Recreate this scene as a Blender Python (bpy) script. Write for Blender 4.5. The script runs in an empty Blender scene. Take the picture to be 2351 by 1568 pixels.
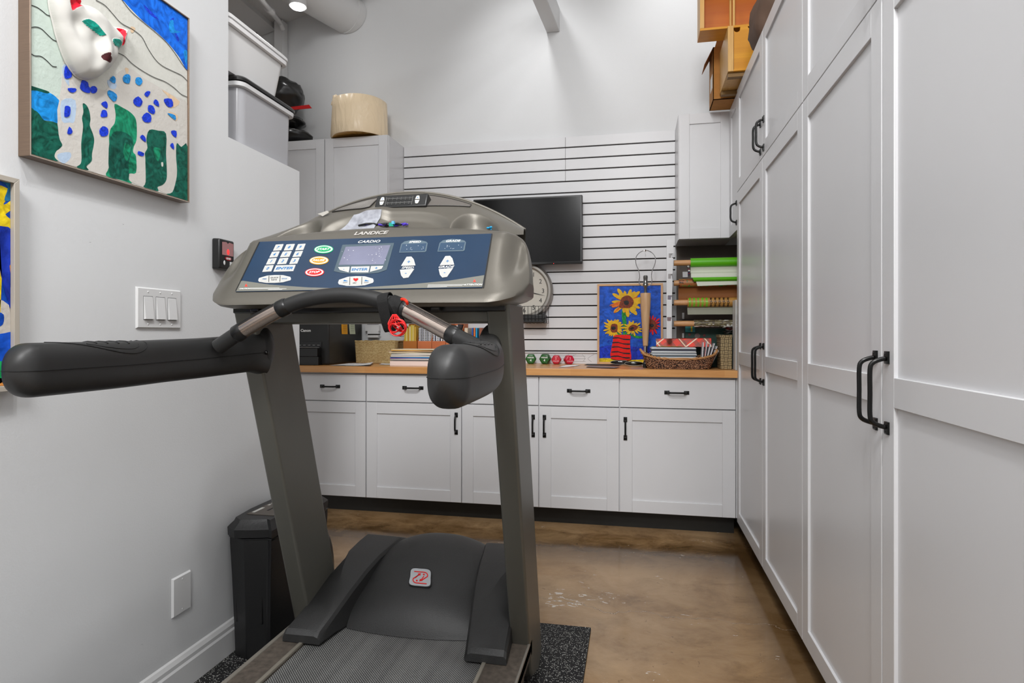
import bpy, bmesh, math, random
from mathutils import Vector, Matrix, noise

# ------------------------------------------------------------------ camera, world, lights, exposure
scene = bpy.context.scene
COL = scene.collection
F_PX = 1399.0; YAW = math.radians(11.34); CAM_H = 1.11; CXP = 1175.5; HOR = 768.0
cam_d = bpy.data.cameras.new('camera'); cam = bpy.data.objects.new('camera', cam_d); COL.objects.link(cam)
cam.location = (0, 0, CAM_H); cam.rotation_euler = (math.radians(90), 0, YAW)
cam_d.sensor_width = 36.0; cam_d.lens = 36.0 * F_PX / 2351.0; cam_d.shift_y = -(784.0 - HOR) / 2351.0
cam_d.clip_start = 0.02
scene.camera = cam
vs = scene.view_settings
scene.display_settings.display_device = 'sRGB'
vs.view_transform = 'Standard'; vs.look = 'None'; vs.gamma = 1.0; vs.use_curve_mapping = False
vs.exposure = -0.08
world = bpy.data.worlds.new('world'); scene.world = world; world.use_nodes = True
bg = world.node_tree.nodes['Background']; bg.inputs[0].default_value = (1, 1, 1, 1); bg.inputs[1].default_value = 0.7

def area(name, loc, size, power, target=None, col=(1, 1, 1), shape='DISK', spread=180):
    d = bpy.data.lights.new(name, 'AREA'); d.energy = power; d.size = size; d.shape = shape; d.color = col
    d.spread = math.radians(spread)
    o = bpy.data.objects.new(name, d); COL.objects.link(o); o.location = loc
    if target is not None:
        o.rotation_euler = (Vector(target) - Vector(loc)).to_track_quat('-Z', 'Y').to_euler()
    return o
def spot(name, loc, target, power, ang=70, blend=0.8, r=0.05, col=(1, 1, 1)):
    d = bpy.data.lights.new(name, 'SPOT'); d.energy = power; d.spot_size = math.radians(ang); d.spot_blend = blend
    d.shadow_soft_size = r; d.color = col
    o = bpy.data.objects.new(name, d); COL.objects.link(o); o.location = loc
    o.rotation_euler = (Vector(target) - Vector(loc)).to_track_quat('-Z', 'Y').to_euler()
    return o
area('ceiling_lamp_near', (-0.05, 0.30, 3.6), 0.16, 24, (-0.3, 0.7, 0))
area('ceiling_lamp_mid', (-0.1, 2.35, 3.8), 0.22, 6, (-0.1, 2.45, 0))
area('ceiling_lamp_rear', (-0.2, -1.3, 3.3), 1.0, 95, (-0.3, 3.0, 0.2))
spot('track_spot_a', (0.30, 3.35, 3.9), (0.32, 4.12, 3.1), 25, 70, 1.0, 0.08)
spot('track_spot_b', (-0.75, 3.30, 3.7), (-0.72, 4.12, 2.75), 27, 75, 1.0, 0.08)
spot('track_spot_d', (-0.25, 0.75, 3.6), (-1.38, 1.55, 1.75), 50, 62, 0.9, 0.04)
spot('base_cabinet_fill', (-0.45, 0.2, 3.75), (-0.72, 3.5, 0.42), 190, 30, 0.7, 0.05)  # added fill spot without a fixture, brightens the base cabinet fronts
spot('track_spot_c', (-2.165, 3.62, 3.28), (-1.9, 3.0, 1.6), 26, 150, 1.0, 0.05)

# ------------------------------------------------------------------ photograph geometry: pixel -> point on a real plane
_s, _c = math.sin(YAW), math.cos(YAW)
def ray(px, py):
    o = (px - CXP) / F_PX
    return Vector((-_s + o * _c, _c + o * _s, -(py - HOR) / F_PX))
CAM = Vector((0, 0, CAM_H))
def onX(px, py, X): r = ray(px, py); return CAM + r * (X / r.x)
def onY(px, py, Y): r = ray(px, py); return CAM + r * (Y / r.y)
def onZ(px, py, Z): r = ray(px, py); return CAM + r * ((Z - CAM_H) / r.z)
def onP(px, py, p0, n): r = ray(px, py); return CAM + r * ((Vector(p0) - CAM).dot(n) / r.dot(n))

# ------------------------------------------------------------------ materials
def lin(c):
    c /= 255.0
    return c / 12.92 if c <= 0.04045 else ((c + 0.055) / 1.055) ** 2.4
def rgb(h):
    if isinstance(h, (tuple, list)): return (h[0], h[1], h[2], 1)
    return (lin(int(h[0:2], 16)), lin(int(h[2:4], 16)), lin(int(h[4:6], 16)), 1)
def mat(name, col, rough=0.5, metal=0.0, bump=0.0, bscale=60.0, var=0.0, vscale=8.0, spec=0.5, emit=None, es=1.0, stretch=None, coat=0.0, trans=0.0):
    m = bpy.data.materials.new(name); m.use_nodes = True
    nt = m.node_tree; b = nt.nodes['Principled BSDF']
    c = rgb(col)
    b.inputs['Base Color'].default_value = c; b.inputs['Roughness'].default_value = rough
    b.inputs['Metallic'].default_value = metal; b.inputs['Specular IOR Level'].default_value = spec
    b.inputs['Coat Weight'].default_value = coat; b.inputs['Transmission Weight'].default_value = trans
    tc = None
    def coords():
        nonlocal tc
        if tc is None:
            t = nt.nodes.new('ShaderNodeTexCoord'); mp = nt.nodes.new('ShaderNodeMapping')
            nt.links.new(t.outputs['Object'], mp.inputs[0])
            if stretch: mp.inputs['Scale'].default_value = stretch
            tc = mp.outputs[0]
        return tc
    if var > 0:
        n = nt.nodes.new('ShaderNodeTexNoise'); n.inputs['Scale'].default_value = vscale; n.inputs['Detail'].default_value = 6
        nt.links.new(coords(), n.inputs['Vector'])
        r = nt.nodes.new('ShaderNodeValToRGB')
        r.color_ramp.elements[0].position = 0.3; r.color_ramp.elements[1].position = 0.7
        r.color_ramp.elements[0].color = tuple(max(0, x * (1 - var)) for x in c[:3]) + (1,)
        r.color_ramp.elements[1].color = tuple(min(1, x * (1 + var)) for x in c[:3]) + (1,)
        nt.links.new(n.outputs['Fac'], r.inputs[0]); nt.links.new(r.outputs[0], b.inputs['Base Color'])
    if bump > 0:
        n = nt.nodes.new('ShaderNodeTexNoise'); n.inputs['Scale'].default_value = bscale; n.inputs['Detail'].default_value = 4
        nt.links.new(coords(), n.inputs['Vector'])
        bp = nt.nodes.new('ShaderNodeBump'); bp.inputs['Strength'].default_value = bump; bp.inputs['Distance'].default_value = 0.002
        nt.links.new(n.outputs['Fac'], bp.inputs['Height']); nt.links.new(bp.outputs[0], b.inputs['Normal'])
    if emit:
        b.inputs['Emission Color'].default_value = rgb(emit); b.inputs['Emission Strength'].default_value = es
    return m
def ramp_node(nt, src, stops):
    r = nt.nodes.new('ShaderNodeValToRGB'); els = r.color_ramp.elements
    while len(els) < len(stops): els.new(0.5)
    for e, (p, c) in zip(els, stops): e.position = p; e.color = rgb(c)
    nt.links.new(src, r.inputs[0]); return r
def math_node(nt, op, a, b=None):
    m = nt.nodes.new('ShaderNodeMath'); m.operation = op
    for i, v in enumerate((a, b)):
        if v is None: continue
        if isinstance(v, (int, float)): m.inputs[i].default_value = v
        else: nt.links.new(v, m.inputs[i])
    return m.outputs[0]
def mix_node(nt, fac, a, b):
    m = nt.nodes.new('ShaderNodeMix'); m.data_type = 'RGBA'
    for idx, v in ((0, fac), (6, a), (7, b)):
        if isinstance(v, (int, float)): m.inputs[idx].default_value = v
        elif isinstance(v, str): m.inputs[idx].default_value = rgb(v)
        else: nt.links.new(v, m.inputs[idx])
    return m.outputs[2]
def noise_node(nt, vec, scale, detail=5, rough=0.55, dist=0.0):
    n = nt.nodes.new('ShaderNodeTexNoise'); n.inputs['Scale'].default_value = scale
    n.inputs['Detail'].default_value = detail; n.inputs['Roughness'].default_value = rough
    n.inputs['Distortion'].default_value = dist
    nt.links.new(vec, n.inputs['Vector']); return n.outputs['Fac']
def mapped(nt, scale=(1, 1, 1), rot=(0, 0, 0), loc=(0, 0, 0), kind='Object'):
    t = nt.nodes.new('ShaderNodeTexCoord'); mp = nt.nodes.new('ShaderNodeMapping')
    mp.inputs['Scale'].default_value = scale; mp.inputs['Rotation'].default_value = rot; mp.inputs['Location'].default_value = loc
    nt.links.new(t.outputs[kind], mp.inputs[0]); return mp.outputs[0]
def bump_node(nt, h, strength, dist=0.002):
    bp = nt.nodes.new('ShaderNodeBump'); bp.inputs['Strength'].default_value = strength; bp.inputs['Distance'].default_value = dist
    nt.links.new(h, bp.inputs['Height']); return bp.outputs[0]

# ------------------------------------------------------------------ mesh builder
class MB:
    def __init__(s): s.v = []; s.f = []; s.m = []
    def add(s, vs, fs, mi=0):
        o = len(s.v); s.v += [Vector(p) for p in vs]
        for i, f in enumerate(fs):
            s.f.append([o + k for k in f]); s.m.append(mi[i] if isinstance(mi, list) else mi)
        return s
    def hexa(s, p, mi=0):      # p: 8 points, bottom 4 ccw then top 4 ccw
        return s.add(p, [(3, 2, 1, 0), (4, 5, 6, 7), (0, 1, 5, 4), (1, 2, 6, 5), (2, 3, 7, 6), (3, 0, 4, 7)], mi)
    def box(s, x0, x1, y0, y1, z0, z1, mi=0, M=None):
        p = [Vector(q) for q in ((x0, y0, z0), (x1, y0, z0), (x1, y1, z0), (x0, y1, z0), (x0, y0, z1), (x1, y0, z1), (x1, y1, z1), (x0, y1, z1))]
        if M is not None: p = [M @ q for q in p]
        return s.hexa(p, mi)
    def prism(s, pts, d, mi=0, mside=None):    # planar outline (3d) extruded along vector d
        pts = [Vector(p) for p in pts]; n = len(pts); d = Vector(d)
        nrm = Vector((0, 0, 0))
        for i in range(n): nrm += pts[i].cross(pts[(i + 1) % n])
        if nrm.dot(d) < 0: pts = pts[::-1]
        q = [p + d for p in pts]
        s.add(pts + q, [tuple(range(n))[::-1], tuple(range(n, 2 * n))], mi)
        s.add(pts + q, [(i, (i + 1) % n, n + (i + 1) % n, n + i) for i in range(n)], mi if mside is None else mside)
        return s
    def loft(s, rings, mi=0, closed=True, cap0=True, cap1=True):
        n = len(rings[0]); vs = [p for r in rings for p in r]; fs = []
        for k in range(len(rings) - 1):
            for i in range(n if closed else n - 1):
                j = (i + 1) % n
                fs.append((k * n + i, k * n + j, (k + 1) * n + j, (k + 1) * n + i))
        if closed and cap0: fs.append(tuple(range(n))[::-1])
        if closed and cap1: fs.append(tuple(range((len(rings) - 1) * n, len(rings) * n)))
        return s.add(vs, fs, mi)
    def tube(s, pts, r, seg=10, mi=0, cap=True, closed=False):
        pts = [Vector(p) for p in pts]; n = len(pts); rings = []
        rr = r if isinstance(r, (list, tuple)) else [r] * n
        up = None
        for i in range(n):
            if closed: t = pts[(i + 1) % n] - pts[i - 1]
            else: t = pts[min(i + 1, n - 1)] - pts[max(i - 1, 0)]
            if t.length < 1e-9: t = Vector((0, 0, 1))
            t.normalize()
            if up is None:
                up = Vector((0, 0, 1)) if abs(t.z) < 0.9 else Vector((1, 0, 0))
            a = up - t * up.dot(t)
            if a.length < 1e-6: a = t.orthogonal()
            a.normalize(); b = t.cross(a); up = a
            rings.append([pts[i] + a * (math.cos(2 * math.pi * k / seg) * rr[i]) + b * (math.sin(2 * math.pi * k / seg) * rr[i]) for k in range(seg)])
        if closed: rings.append(rings[0])
        return s.loft(rings, mi, True, cap and not closed, cap and not closed)
    def lathe(s, prof, c=(0, 0, 0), axis='Z', seg=32, mi=0, M=None, cap=True):
        rings = []
        for r, h in prof:
            ring = []
            for k in range(seg):
                a = 2 * math.pi * k / seg; x, y = math.cos(a) * r, math.sin(a) * r
                p = {'Z': Vector((x, y, h)), 'Y': Vector((y, h, x)), 'X': Vector((h, x, y))}[axis]
                if M is not None: p = M @ p
                ring.append(p + Vector(c))
            rings.append(ring)
        return s.loft(rings, mi, True, cap, cap)
    def ball(s, c, rx, ry, rz, mi=0, seg=20, rings=12, M=None, nz=0.0, ns=4.0):
        vs = []; fs = []
        for i in range(rings + 1):
            th = math.pi * i / rings
            for k in range(seg):
                a = 2 * math.pi * k / seg
                p = Vector((math.sin(th) * math.cos(a), math.sin(th) * math.sin(a), math.cos(th)))
                f = 1 + nz * noise.noise(p * ns + Vector(c) * 3)
                p = Vector((p.x * rx, p.y * ry, p.z * rz)) * f
                if M is not None: p = M @ p
                vs.append(p + Vector(c))
        for i in range(rings):
            for k in range(seg):
                j = (k + 1) % seg; fs.append((i * seg + k, (i + 1) * seg + k, (i + 1) * seg + j, i * seg + j))
        return s.add(vs, fs, mi)
    def grid(s, fn, nu, nv, mi=0, matfn=None):
        vs = [fn(i / nu, j / nv) for i in range(nu + 1) for j in range(nv + 1)]
        fs = []; ms = []
        for i in range(nu):
            for j in range(nv):
                a = i * (nv + 1) + j; fs.append((a, a + nv + 1, a + nv + 2, a + 1))
                ms.append(matfn((i + .5) / nu, (j + .5) / nv) if matfn else mi)
        return s.add(vs, fs, ms)
    def text(s, string, origin, u, v, size, mi=0, depth=0.0006, align='C', shear=0.0, bold=0.0, sx=1.0):
        vs, fs, w, h = glyphs(string, bold, shear)
        u = Vector(u).normalized(); v = Vector(v).normalized(); n = u.cross(v); origin = Vector(origin)
        k = size / 0.7
        ox = {'C': -w / 2, 'L': 0, 'R': -w}[align]
        P = [origin + u * ((x + ox) * k * sx) + v * ((y - 0.35) * k) + n * (depth if z > 0 else 0) for x, y, z in vs]
        return s.add(P, fs, mi)
    def build(s, name, mats, parent=None, bevel=0.0, seg=2, smooth=35, base=None, subd=0, merge=False):
        if not isinstance(mats, (list, tuple)): mats = [mats]
        off = Vector(BASE[parent.name]) if parent else None
        if off is None:
            if base is None:
                xs = [p.x for p in s.v]; ys = [p.y for p in s.v]; zs = [p.z for p in s.v]
                base = ((min(xs) + max(xs)) / 2, (min(ys) + max(ys)) / 2, min(zs))
            off = Vector(base)
        me = bpy.data.meshes.new(name); me.from_pydata([p - off for p in s.v], [], s.f)
        for m in mats: me.materials.append(m)
        for p, mi in zip(me.polygons, s.m): p.material_index = mi
        bm = bmesh.new(); bm.from_mesh(me)
        if merge: bmesh.ops.remove_doubles(bm, verts=bm.verts, dist=1e-5)
        bmesh.ops.recalc_face_normals(bm, faces=bm.faces)
        bm.to_mesh(me); bm.free()
        if smooth:
            for p in me.polygons: p.use_smooth = True
            me.set_sharp_from_angle(angle=math.radians(smooth))
        o = bpy.data.objects.new(name, me); COL.objects.link(o)
        if parent: o.parent = parent
        else: o.location = off
        BASE[o.name] = tuple(off)
        if bevel > 0:
            b = o.modifiers.new('bevel', 'BEVEL'); b.width = bevel; b.segments = seg; b.limit_method = 'ANGLE'; b.angle_limit = math.radians(40)
            b.harden_normals = False
        if subd:
            d = o.modifiers.new('subd', 'SUBSURF'); d.levels = subd; d.render_levels = subd
        return o
BASE = {}
_gl = {}
def glyphs(string, bold, shear):
    key = (string, bold, shear)
    if key in _gl: return _gl[key]
    cu = bpy.data.curves.new('t', 'FONT'); cu.body = string; cu.size = 1.0; cu.extrude = 0.01; cu.offset = bold; cu.shear = shear
    cu.resolution_u = 3
    o = bpy.data.objects.new('t', cu); COL.objects.link(o)
    dg = bpy.context.evaluated_depsgraph_get()
    me = bpy.data.meshes.new_from_object(o.evaluated_get(dg))
    vs = [tuple(v.co) for v in me.vertices]; fs = [tuple(p.vertices) for p in me.polygons]
    bpy.data.objects.remove(o); bpy.data.curves.remove(cu); bpy.data.meshes.remove(me)
    x0 = min(v[0] for v in vs); x1 = max(v[0] for v in vs)
    vs = [(v[0] - x0, v[1], v[2]) for v in vs]
    _gl[key] = (vs, fs, x1 - x0, 0.7)
    return _gl[key]
def thing(name, label, cat, loc=(0, 0, 0), group=None):
    o = bpy.data.objects.new(name, None); COL.objects.link(o); o.location = loc; o.empty_display_size = 0.05
    BASE[o.name] = tuple(loc)
    return tag(o, label, cat, group)
def tag(o, label, cat, group=None, kind=None):
    o['label'] = label; o['category'] = cat
    if group: o['group'] = group
    if kind: o['kind'] = kind
    return o
def struct(mb, name, m, label=None, **k):
    o = mb.build(name, m, None, **k); o['kind'] = 'structure'
    if label: o['label'] = label
    return o
def frameM(o, u, v, n):
    M = Matrix.Identity(4)
    for i, a in enumerate((Vector(u).normalized(), Vector(v).normalized(), Vector(n).normalized())):
        for r in range(3): M[r][i] = a[r]
    for r in range(3): M[r][3] = Vector(o)[r]
    return M
def smooth_poly(pts, sub=4, closed=True):
    n = len(pts); out = []
    rng = range(n) if closed else range(n - 1)
    for i in rng:
        p0 = pts[(i - 1) % n] if closed or i > 0 else pts[i]; p1 = pts[i]; p2 = pts[(i + 1) % n]
        p3 = pts[(i + 2) % n] if closed or i + 2 < n else p2
        for k in range(sub):
            t = k / sub
            out.append(tuple(0.5 * ((2 * b) + (c - a) * t + (2 * a - 5 * b + 4 * c - d) * t * t + (3 * b - a - 3 * c + d) * t ** 3) for a, b, c, d in zip(p0, p1, p2, p3)))
    if not closed: out.append(tuple(pts[-1]))
    return out
def rrect(x0, x1, y0, y1, r, n=5):
    out = []
    for cx, cy, a0 in ((x1 - r, y0 + r, -90), (x1 - r, y1 - r, 0), (x0 + r, y1 - r, 90), (x0 + r, y0 + r, 180)):
        for k in range(n + 1):
            a = math.radians(a0 + 90 * k / n); out.append((cx + r * math.cos(a), cy + r * math.sin(a)))
    return out
ORD = ['first', 'second', 'third', 'fourth', 'fifth', 'sixth', 'seventh', 'eighth', 'ninth', 'tenth', 'eleventh', 'twelfth']
def catmull(pts, sub=6): return [Vector(p) for p in smooth_poly([tuple(p) for p in pts], sub, False)]
def lerp(a, b, t): return a + (b - a) * t
def interp(tab, x):
    if x <= tab[0][0]: return tab[0][1]
    for (a, va), (b, vb) in zip(tab, tab[1:]):
        if x <= b: return va + (vb - va) * (x - a) / (b - a)
    return tab[-1][1]
def smoothstep(a, b, x):
    t = max(0, min(1, (x - a) / (b - a))); return t * t * (3 - 2 * t)
rnd = random.Random(7)
# ------------------------------------------------------------------ shared materials
M_WALL = mat('wall_paint', 'd9dadb', 0.55, bump=0.15, bscale=220, var=0.012, vscale=3)
M_CEIL = mat('ceiling_paint', 'd2d2d2', 0.6, bump=0.1, bscale=150)
M_CAB = mat('cabinet_white', 'd6d6d8', 0.32, var=0.008, vscale=5)
M_TOE = mat('black_vinyl', '1a1a18', 0.45, var=0.2, vscale=20)
M_BLACKM = mat('black_metal', '101010', 0.3, metal=0.3)
M_SLAT = mat('slat_white', 'd8d8da', 0.35)
M_GROOVE = mat('groove_dark', '2a221e', 0.7)
M_TRIM = mat('trim_white', 'd8d8d8', 0.35)
M_PLASTIC_W = mat('white_plastic', 'd9d9d9', 0.35)
M_BLACKP = mat('black_plastic', '151515', 0.35, bump=0.1, bscale=400)
M_BLACKG = mat('black_gloss', '050505', 0.08)
M_GREYT = mat('treadmill_grey_paint', '62615a', 0.38, metal=0.35, bump=0.12, bscale=500, var=0.05, vscale=3)
M_GREYC = mat('console_grey', '6c6860', 0.38, metal=0.4, bump=0.12, bscale=600, var=0.04, vscale=4)
M_CONSD = mat('console_dark', '34312e', 0.45, metal=0.1, bump=0.15, bscale=500)
M_RUB = mat('black_rubber', '242424', 0.45, bump=0.06, bscale=900, var=0.08, vscale=10)
M_RUBD = mat('black_rubber_line', '060606', 0.6)
M_HOOD = mat('hood_black', '232323', 0.5, bump=0.5, bscale=450, var=0.15, vscale=6)
M_STEEL = mat('brushed_steel', 'b5a79d', 0.25, metal=0.9, stretch=(1, 40, 40), var=0.06, vscale=10)
M_CHROME = mat('chrome', 'd8d8d8', 0.08, metal=1.0)
M_RED = mat('red_plastic', 'c81414', 0.3)
M_PAPER = mat('white_paper', 'ececea', 0.7)
M_WHITE = mat('white_print', 'f0f0ee', 0.5)
M_BLACK = mat('black_print', '121212', 0.5)

def m_floor():
    m = mat('stained_concrete', '6a543c', 0.25, spec=0.35); nt = m.node_tree; b = nt.nodes['Principled BSDF']
    v = mapped(nt)
    big = noise_node(nt, v, 1.6, 8, 0.65, 0.6); r1 = ramp_node(nt, big, [(0.28, '644824'), (0.43, '8e6c44'), (0.55, 'a88862'), (0.72, 'b4966c')])
    v2 = mapped(nt, (1.0, 1.5, 1)); mid = noise_node(nt, v2, 5, 12, 0.72, 0.5)
    r2 = ramp_node(nt, mid, [(0.30, '50371a'), (0.5, '967a58'), (0.75, 'bc9c74')])
    base = mix_node(nt, 0.45, r1.outputs[0], r2.outputs[0])
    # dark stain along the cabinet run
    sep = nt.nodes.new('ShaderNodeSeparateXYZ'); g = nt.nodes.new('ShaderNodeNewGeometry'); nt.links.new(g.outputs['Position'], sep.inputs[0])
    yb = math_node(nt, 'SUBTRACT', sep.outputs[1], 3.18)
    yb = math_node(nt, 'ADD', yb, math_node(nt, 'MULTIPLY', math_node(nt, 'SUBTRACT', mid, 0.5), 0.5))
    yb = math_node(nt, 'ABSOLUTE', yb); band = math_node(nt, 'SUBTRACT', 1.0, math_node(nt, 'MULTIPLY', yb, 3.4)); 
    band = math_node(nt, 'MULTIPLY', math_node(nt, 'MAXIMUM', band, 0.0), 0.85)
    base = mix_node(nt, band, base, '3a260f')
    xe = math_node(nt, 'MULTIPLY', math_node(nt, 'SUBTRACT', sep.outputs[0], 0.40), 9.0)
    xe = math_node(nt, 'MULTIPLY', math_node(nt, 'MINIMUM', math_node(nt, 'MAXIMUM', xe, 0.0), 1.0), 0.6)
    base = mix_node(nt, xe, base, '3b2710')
    # scuffs and chips of lighter paint
    ch = noise_node(nt, mapped(nt, (1.0, 2.0, 1.0)), 16, 6, 0.65, 1.2); reg = noise_node(nt, v, 2.4, 2, 0.5)
    vd = nt.nodes.new('ShaderNodeVectorMath'); vd.operation = 'DISTANCE'; nt.links.new(g.outputs['Position'], vd.inputs[0]); vd.inputs[1].default_value = (-.26, 2.52, 0)
    near_ = math_node(nt, 'MULTIPLY', math_node(nt, 'MAXIMUM', math_node(nt, 'SUBTRACT', 1.0, math_node(nt, 'MULTIPLY', vd.outputs['Value'], 4.2)), 0.0), .13)
    ch = math_node(nt, 'ADD', ch, near_)
    chip = math_node(nt, 'MULTIPLY', math_node(nt, 'GREATER_THAN', ch, 0.665), math_node(nt, 'GREATER_THAN', math_node(nt, 'ADD', reg, near_), 0.55))
    base = mix_node(nt, chip, base, 'cfc6ba')
    # hairline cracks running across the slab
    for (yy, ph, sc_) in ((2.50, 0.0, 1.1), (1.15, 2.0, 0.8)):
        wob = noise_node(nt, mapped(nt, (1, 1, 1), loc=(ph, 0, 0)), 3.5, 6, 0.6)
        d_ = math_node(nt, 'ABSOLUTE', math_node(nt, 'SUBTRACT', math_node(nt, 'ADD', sep.outputs[1], math_node(nt, 'MULTIPLY', sep.outputs[0], .10 * sc_)), math_node(nt, 'ADD', yy - .14, math_node(nt, 'MULTIPLY', wob, .28))))
        base = mix_node(nt, math_node(nt, 'MULTIPLY', math_node(nt, 'LESS_THAN', d_, 0.0014), .6), base, 'c0ac94'); base = mix_node(nt, math_node(nt, 'MULTIPLY', math_node(nt, 'LESS_THAN', math_node(nt, 'ABSOLUTE', math_node(nt, 'SUBTRACT', d_, .0028)), .0013), .5), base, '3a2a1a')
    dk = noise_node(nt, mapped(nt, (1, 1.6, 1), loc=(3, 2, 0)), 16, 6, 0.7, 1.0)
    dkm = math_node(nt, 'MULTIPLY', math_node(nt, 'GREATER_THAN', dk, 0.66), 0.4)
    base = mix_node(nt, dkm, base, '30200f')
    nt.links.new(base, b.inputs['Base Color'])
    rr = ramp_node(nt, mid, [(0.3, '484848'), (0.8, '707070')]); nt.links.new(rr.outputs[0], b.inputs['Roughness'])
    nt.links.new(bump_node(nt, mid, 0.12, 0.003), b.inputs['Normal'])
    return m
M_FLOOR = m_floor()
def m_mat():
    m = mat('speckled_rubber', '141414', 0.75); nt = m.node_tree; b = nt.nodes['Principled BSDF']
    vo = nt.nodes.new('ShaderNodeTexVoronoi'); vo.inputs['Scale'].default_value = 230; nt.links.new(mapped(nt), vo.inputs['Vector'])
    sp = math_node(nt, 'LESS_THAN', vo.outputs['Distance'], 0.34)
    sel = nt.nodes.new('ShaderNodeSeparateColor'); nt.links.new(vo.outputs['Color'], sel.inputs[0])
    sp = math_node(nt, 'MULTIPLY', sp, math_node(nt, 'GREATER_THAN', sel.outputs[0], 0.55))
    nt.links.new(mix_node(nt, sp, '0e0e10', 'c8c8c2'), b.inputs['Base Color'])
    return m
M_MAT = m_mat()
def m_belt():
    m = mat('treadmill_belt_weave', '3a3a3a', 0.5); nt = m.node_tree; b = nt.nodes['Principled BSDF']
    v = mapped(nt, rot=(0, 0, math.radians(45)))
    ck = nt.nodes.new('ShaderNodeTexVoronoi'); ck.inputs['Scale'].default_value = 190; ck.inputs['Randomness'].default_value = 0.0; ck.voronoi_dimensions = '2D'
    nt.links.new(v, ck.inputs['Vector'])
    f = ramp_node(nt, ck.outputs['Distance'], [(0.22, 'b8b8b6'), (0.42, '1c1c1c')])
    w = noise_node(nt, mapped(nt, (14, 0.4, 1)), 2.0, 3); 
    w2 = ramp_node(nt, w, [(0.35, '1a1a1a'), (0.65, '4c4c4a')])
    mm = nt.nodes.new('ShaderNodeMix'); mm.data_type = 'RGBA'; mm.blend_type = 'MULTIPLY'; mm.inputs[0].default_value = 0.7
    nt.links.new(f.outputs[0], mm.inputs[6]); nt.links.new(w2.outputs[0], mm.inputs[7])
    x = mix_node(nt, 0.45, f.outputs[0], w2.outputs[0])
    nt.links.new(x, b.inputs['Base Color'])
    nt.links.new(bump_node(nt, ck.outputs['Distance'], 0.3, 0.001), b.inputs['Normal'])
    return m
M_BELT = m_belt()
M_DUST = mat('dusty_side_rail', '4c443c', 0.75, var=0.35, vscale=60, bump=0.4, bscale=300)
def m_wood(name, a, b2, scale, axis, rough=0.4):
    m = mat(name, a, rough); nt = m.node_tree; b = nt.nodes['Principled BSDF']
    sc = [scale] * 3; sc[axis] = scale * 0.08
    n = noise_node(nt, mapped(nt, tuple(sc)), 1.0, 8, 0.6, 0.8)
    r = ramp_node(nt, n, [(0.3, a), (0.7, b2)])
    nt.links.new(r.outputs[0], b.inputs['Base Color']); return m
M_LAMPWOOD = m_wood('pale_ash_wood', 'c49a70', 'd8b48c', 60, 2)
M_ORANGEW = m_wood('orange_varnished_wood', 'c8820c', 'e2a020', 14, 0, 0.35)
M_ORANGEWD = m_wood('orange_varnished_wood_inside', 'b85a10', 'c8700e', 14, 0, 0.4)
M_EDGEW = m_wood('plywood_edge', 'c8944c', 'dcb068', 60, 2)
M_DOWEL = m_wood('dowel_wood', 'c08a58', 'd8a878', 60, 0)
M_CARD = mat('cardboard', 'b07838', 0.8, var=0.08, vscale=30)
M_CARDD = mat('cardboard_tape', '6a4a28', 0.6)
def m_counter():
    m = mat('butcher_block', 'c8925a', 0.28); nt = m.node_tree; b = nt.nodes['Principled BSDF']
    br = nt.nodes.new('ShaderNodeTexBrick'); br.inputs['Scale'].default_value = 1.0
    br.inputs['Brick Width'].default_value = 0.42; br.inputs['Row Height'].default_value = 0.042; br.inputs['Mortar Size'].default_value = 0.0
    br.inputs['Color1'].default_value = rgb('c88a4c'); br.inputs['Color2'].default_value = rgb('dca468'); br.inputs['Mortar'].default_value = rgb('a87038')
    nt.links.new(mapped(nt), br.inputs['Vector'])
    n = noise_node(nt, mapped(nt, (4, 60, 60)), 1.0, 6, 0.6, 0.4)
    r = ramp_node(nt, n, [(0.3, 'b87c40'), (0.7, 'e0ac72')])
    nt.links.new(mix_node(nt, 0.45, br.outputs[0], r.outputs[0]), b.inputs['Base Color']); return m
M_COUNTER = m_counter()
def m_weave(name, a, b2, sx, sz, dark='3a2a18', thresh=0.5):
    m = mat(name, a, 0.75); nt = m.node_tree; b = nt.nodes['Principled BSDF']
    br = nt.nodes.new('ShaderNodeTexBrick'); br.inputs['Scale'].default_value = 1.0
    br.inputs['Brick Width'].default_value = sx; br.inputs['Row Height'].default_value = sz; br.inputs['Mortar Size'].default_value = sz * 0.16
    br.inputs['Mortar Smooth'].default_value = 0.6
    br.inputs['Color1'].default_value = rgb(a); br.inputs['Color2'].default_value = rgb(b2); br.inputs['Mortar'].default_value = rgb(dark)
    t = nt.nodes.new('ShaderNodeTexCoord'); sp = nt.nodes.new('ShaderNodeSeparateXYZ'); cb = nt.nodes.new('ShaderNodeCombineXYZ')
    nt.links.new(t.outputs['Object'], sp.inputs[0])
    nt.links.new(math_node(nt, 'ADD', sp.outputs[0], sp.outputs[1]), cb.inputs[0]); nt.links.new(sp.outputs[2], cb.inputs[1])
    nt.links.new(cb.outputs[0], br.inputs['Vector'])
    nt.links.new(br.outputs[0], b.inputs['Base Color'])
    inv = math_node(nt, 'SUBTRACT', 1.0, br.outputs['Fac'])
    nt.links.new(bump_node(nt, inv, 0.8, 0.003), b.inputs['Normal'])
    return m
M_SEAGRASS = m_weave('seagrass_weave', 'e4cc94', 'c0a068', 0.0085, 0.0050, '866434')
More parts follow.
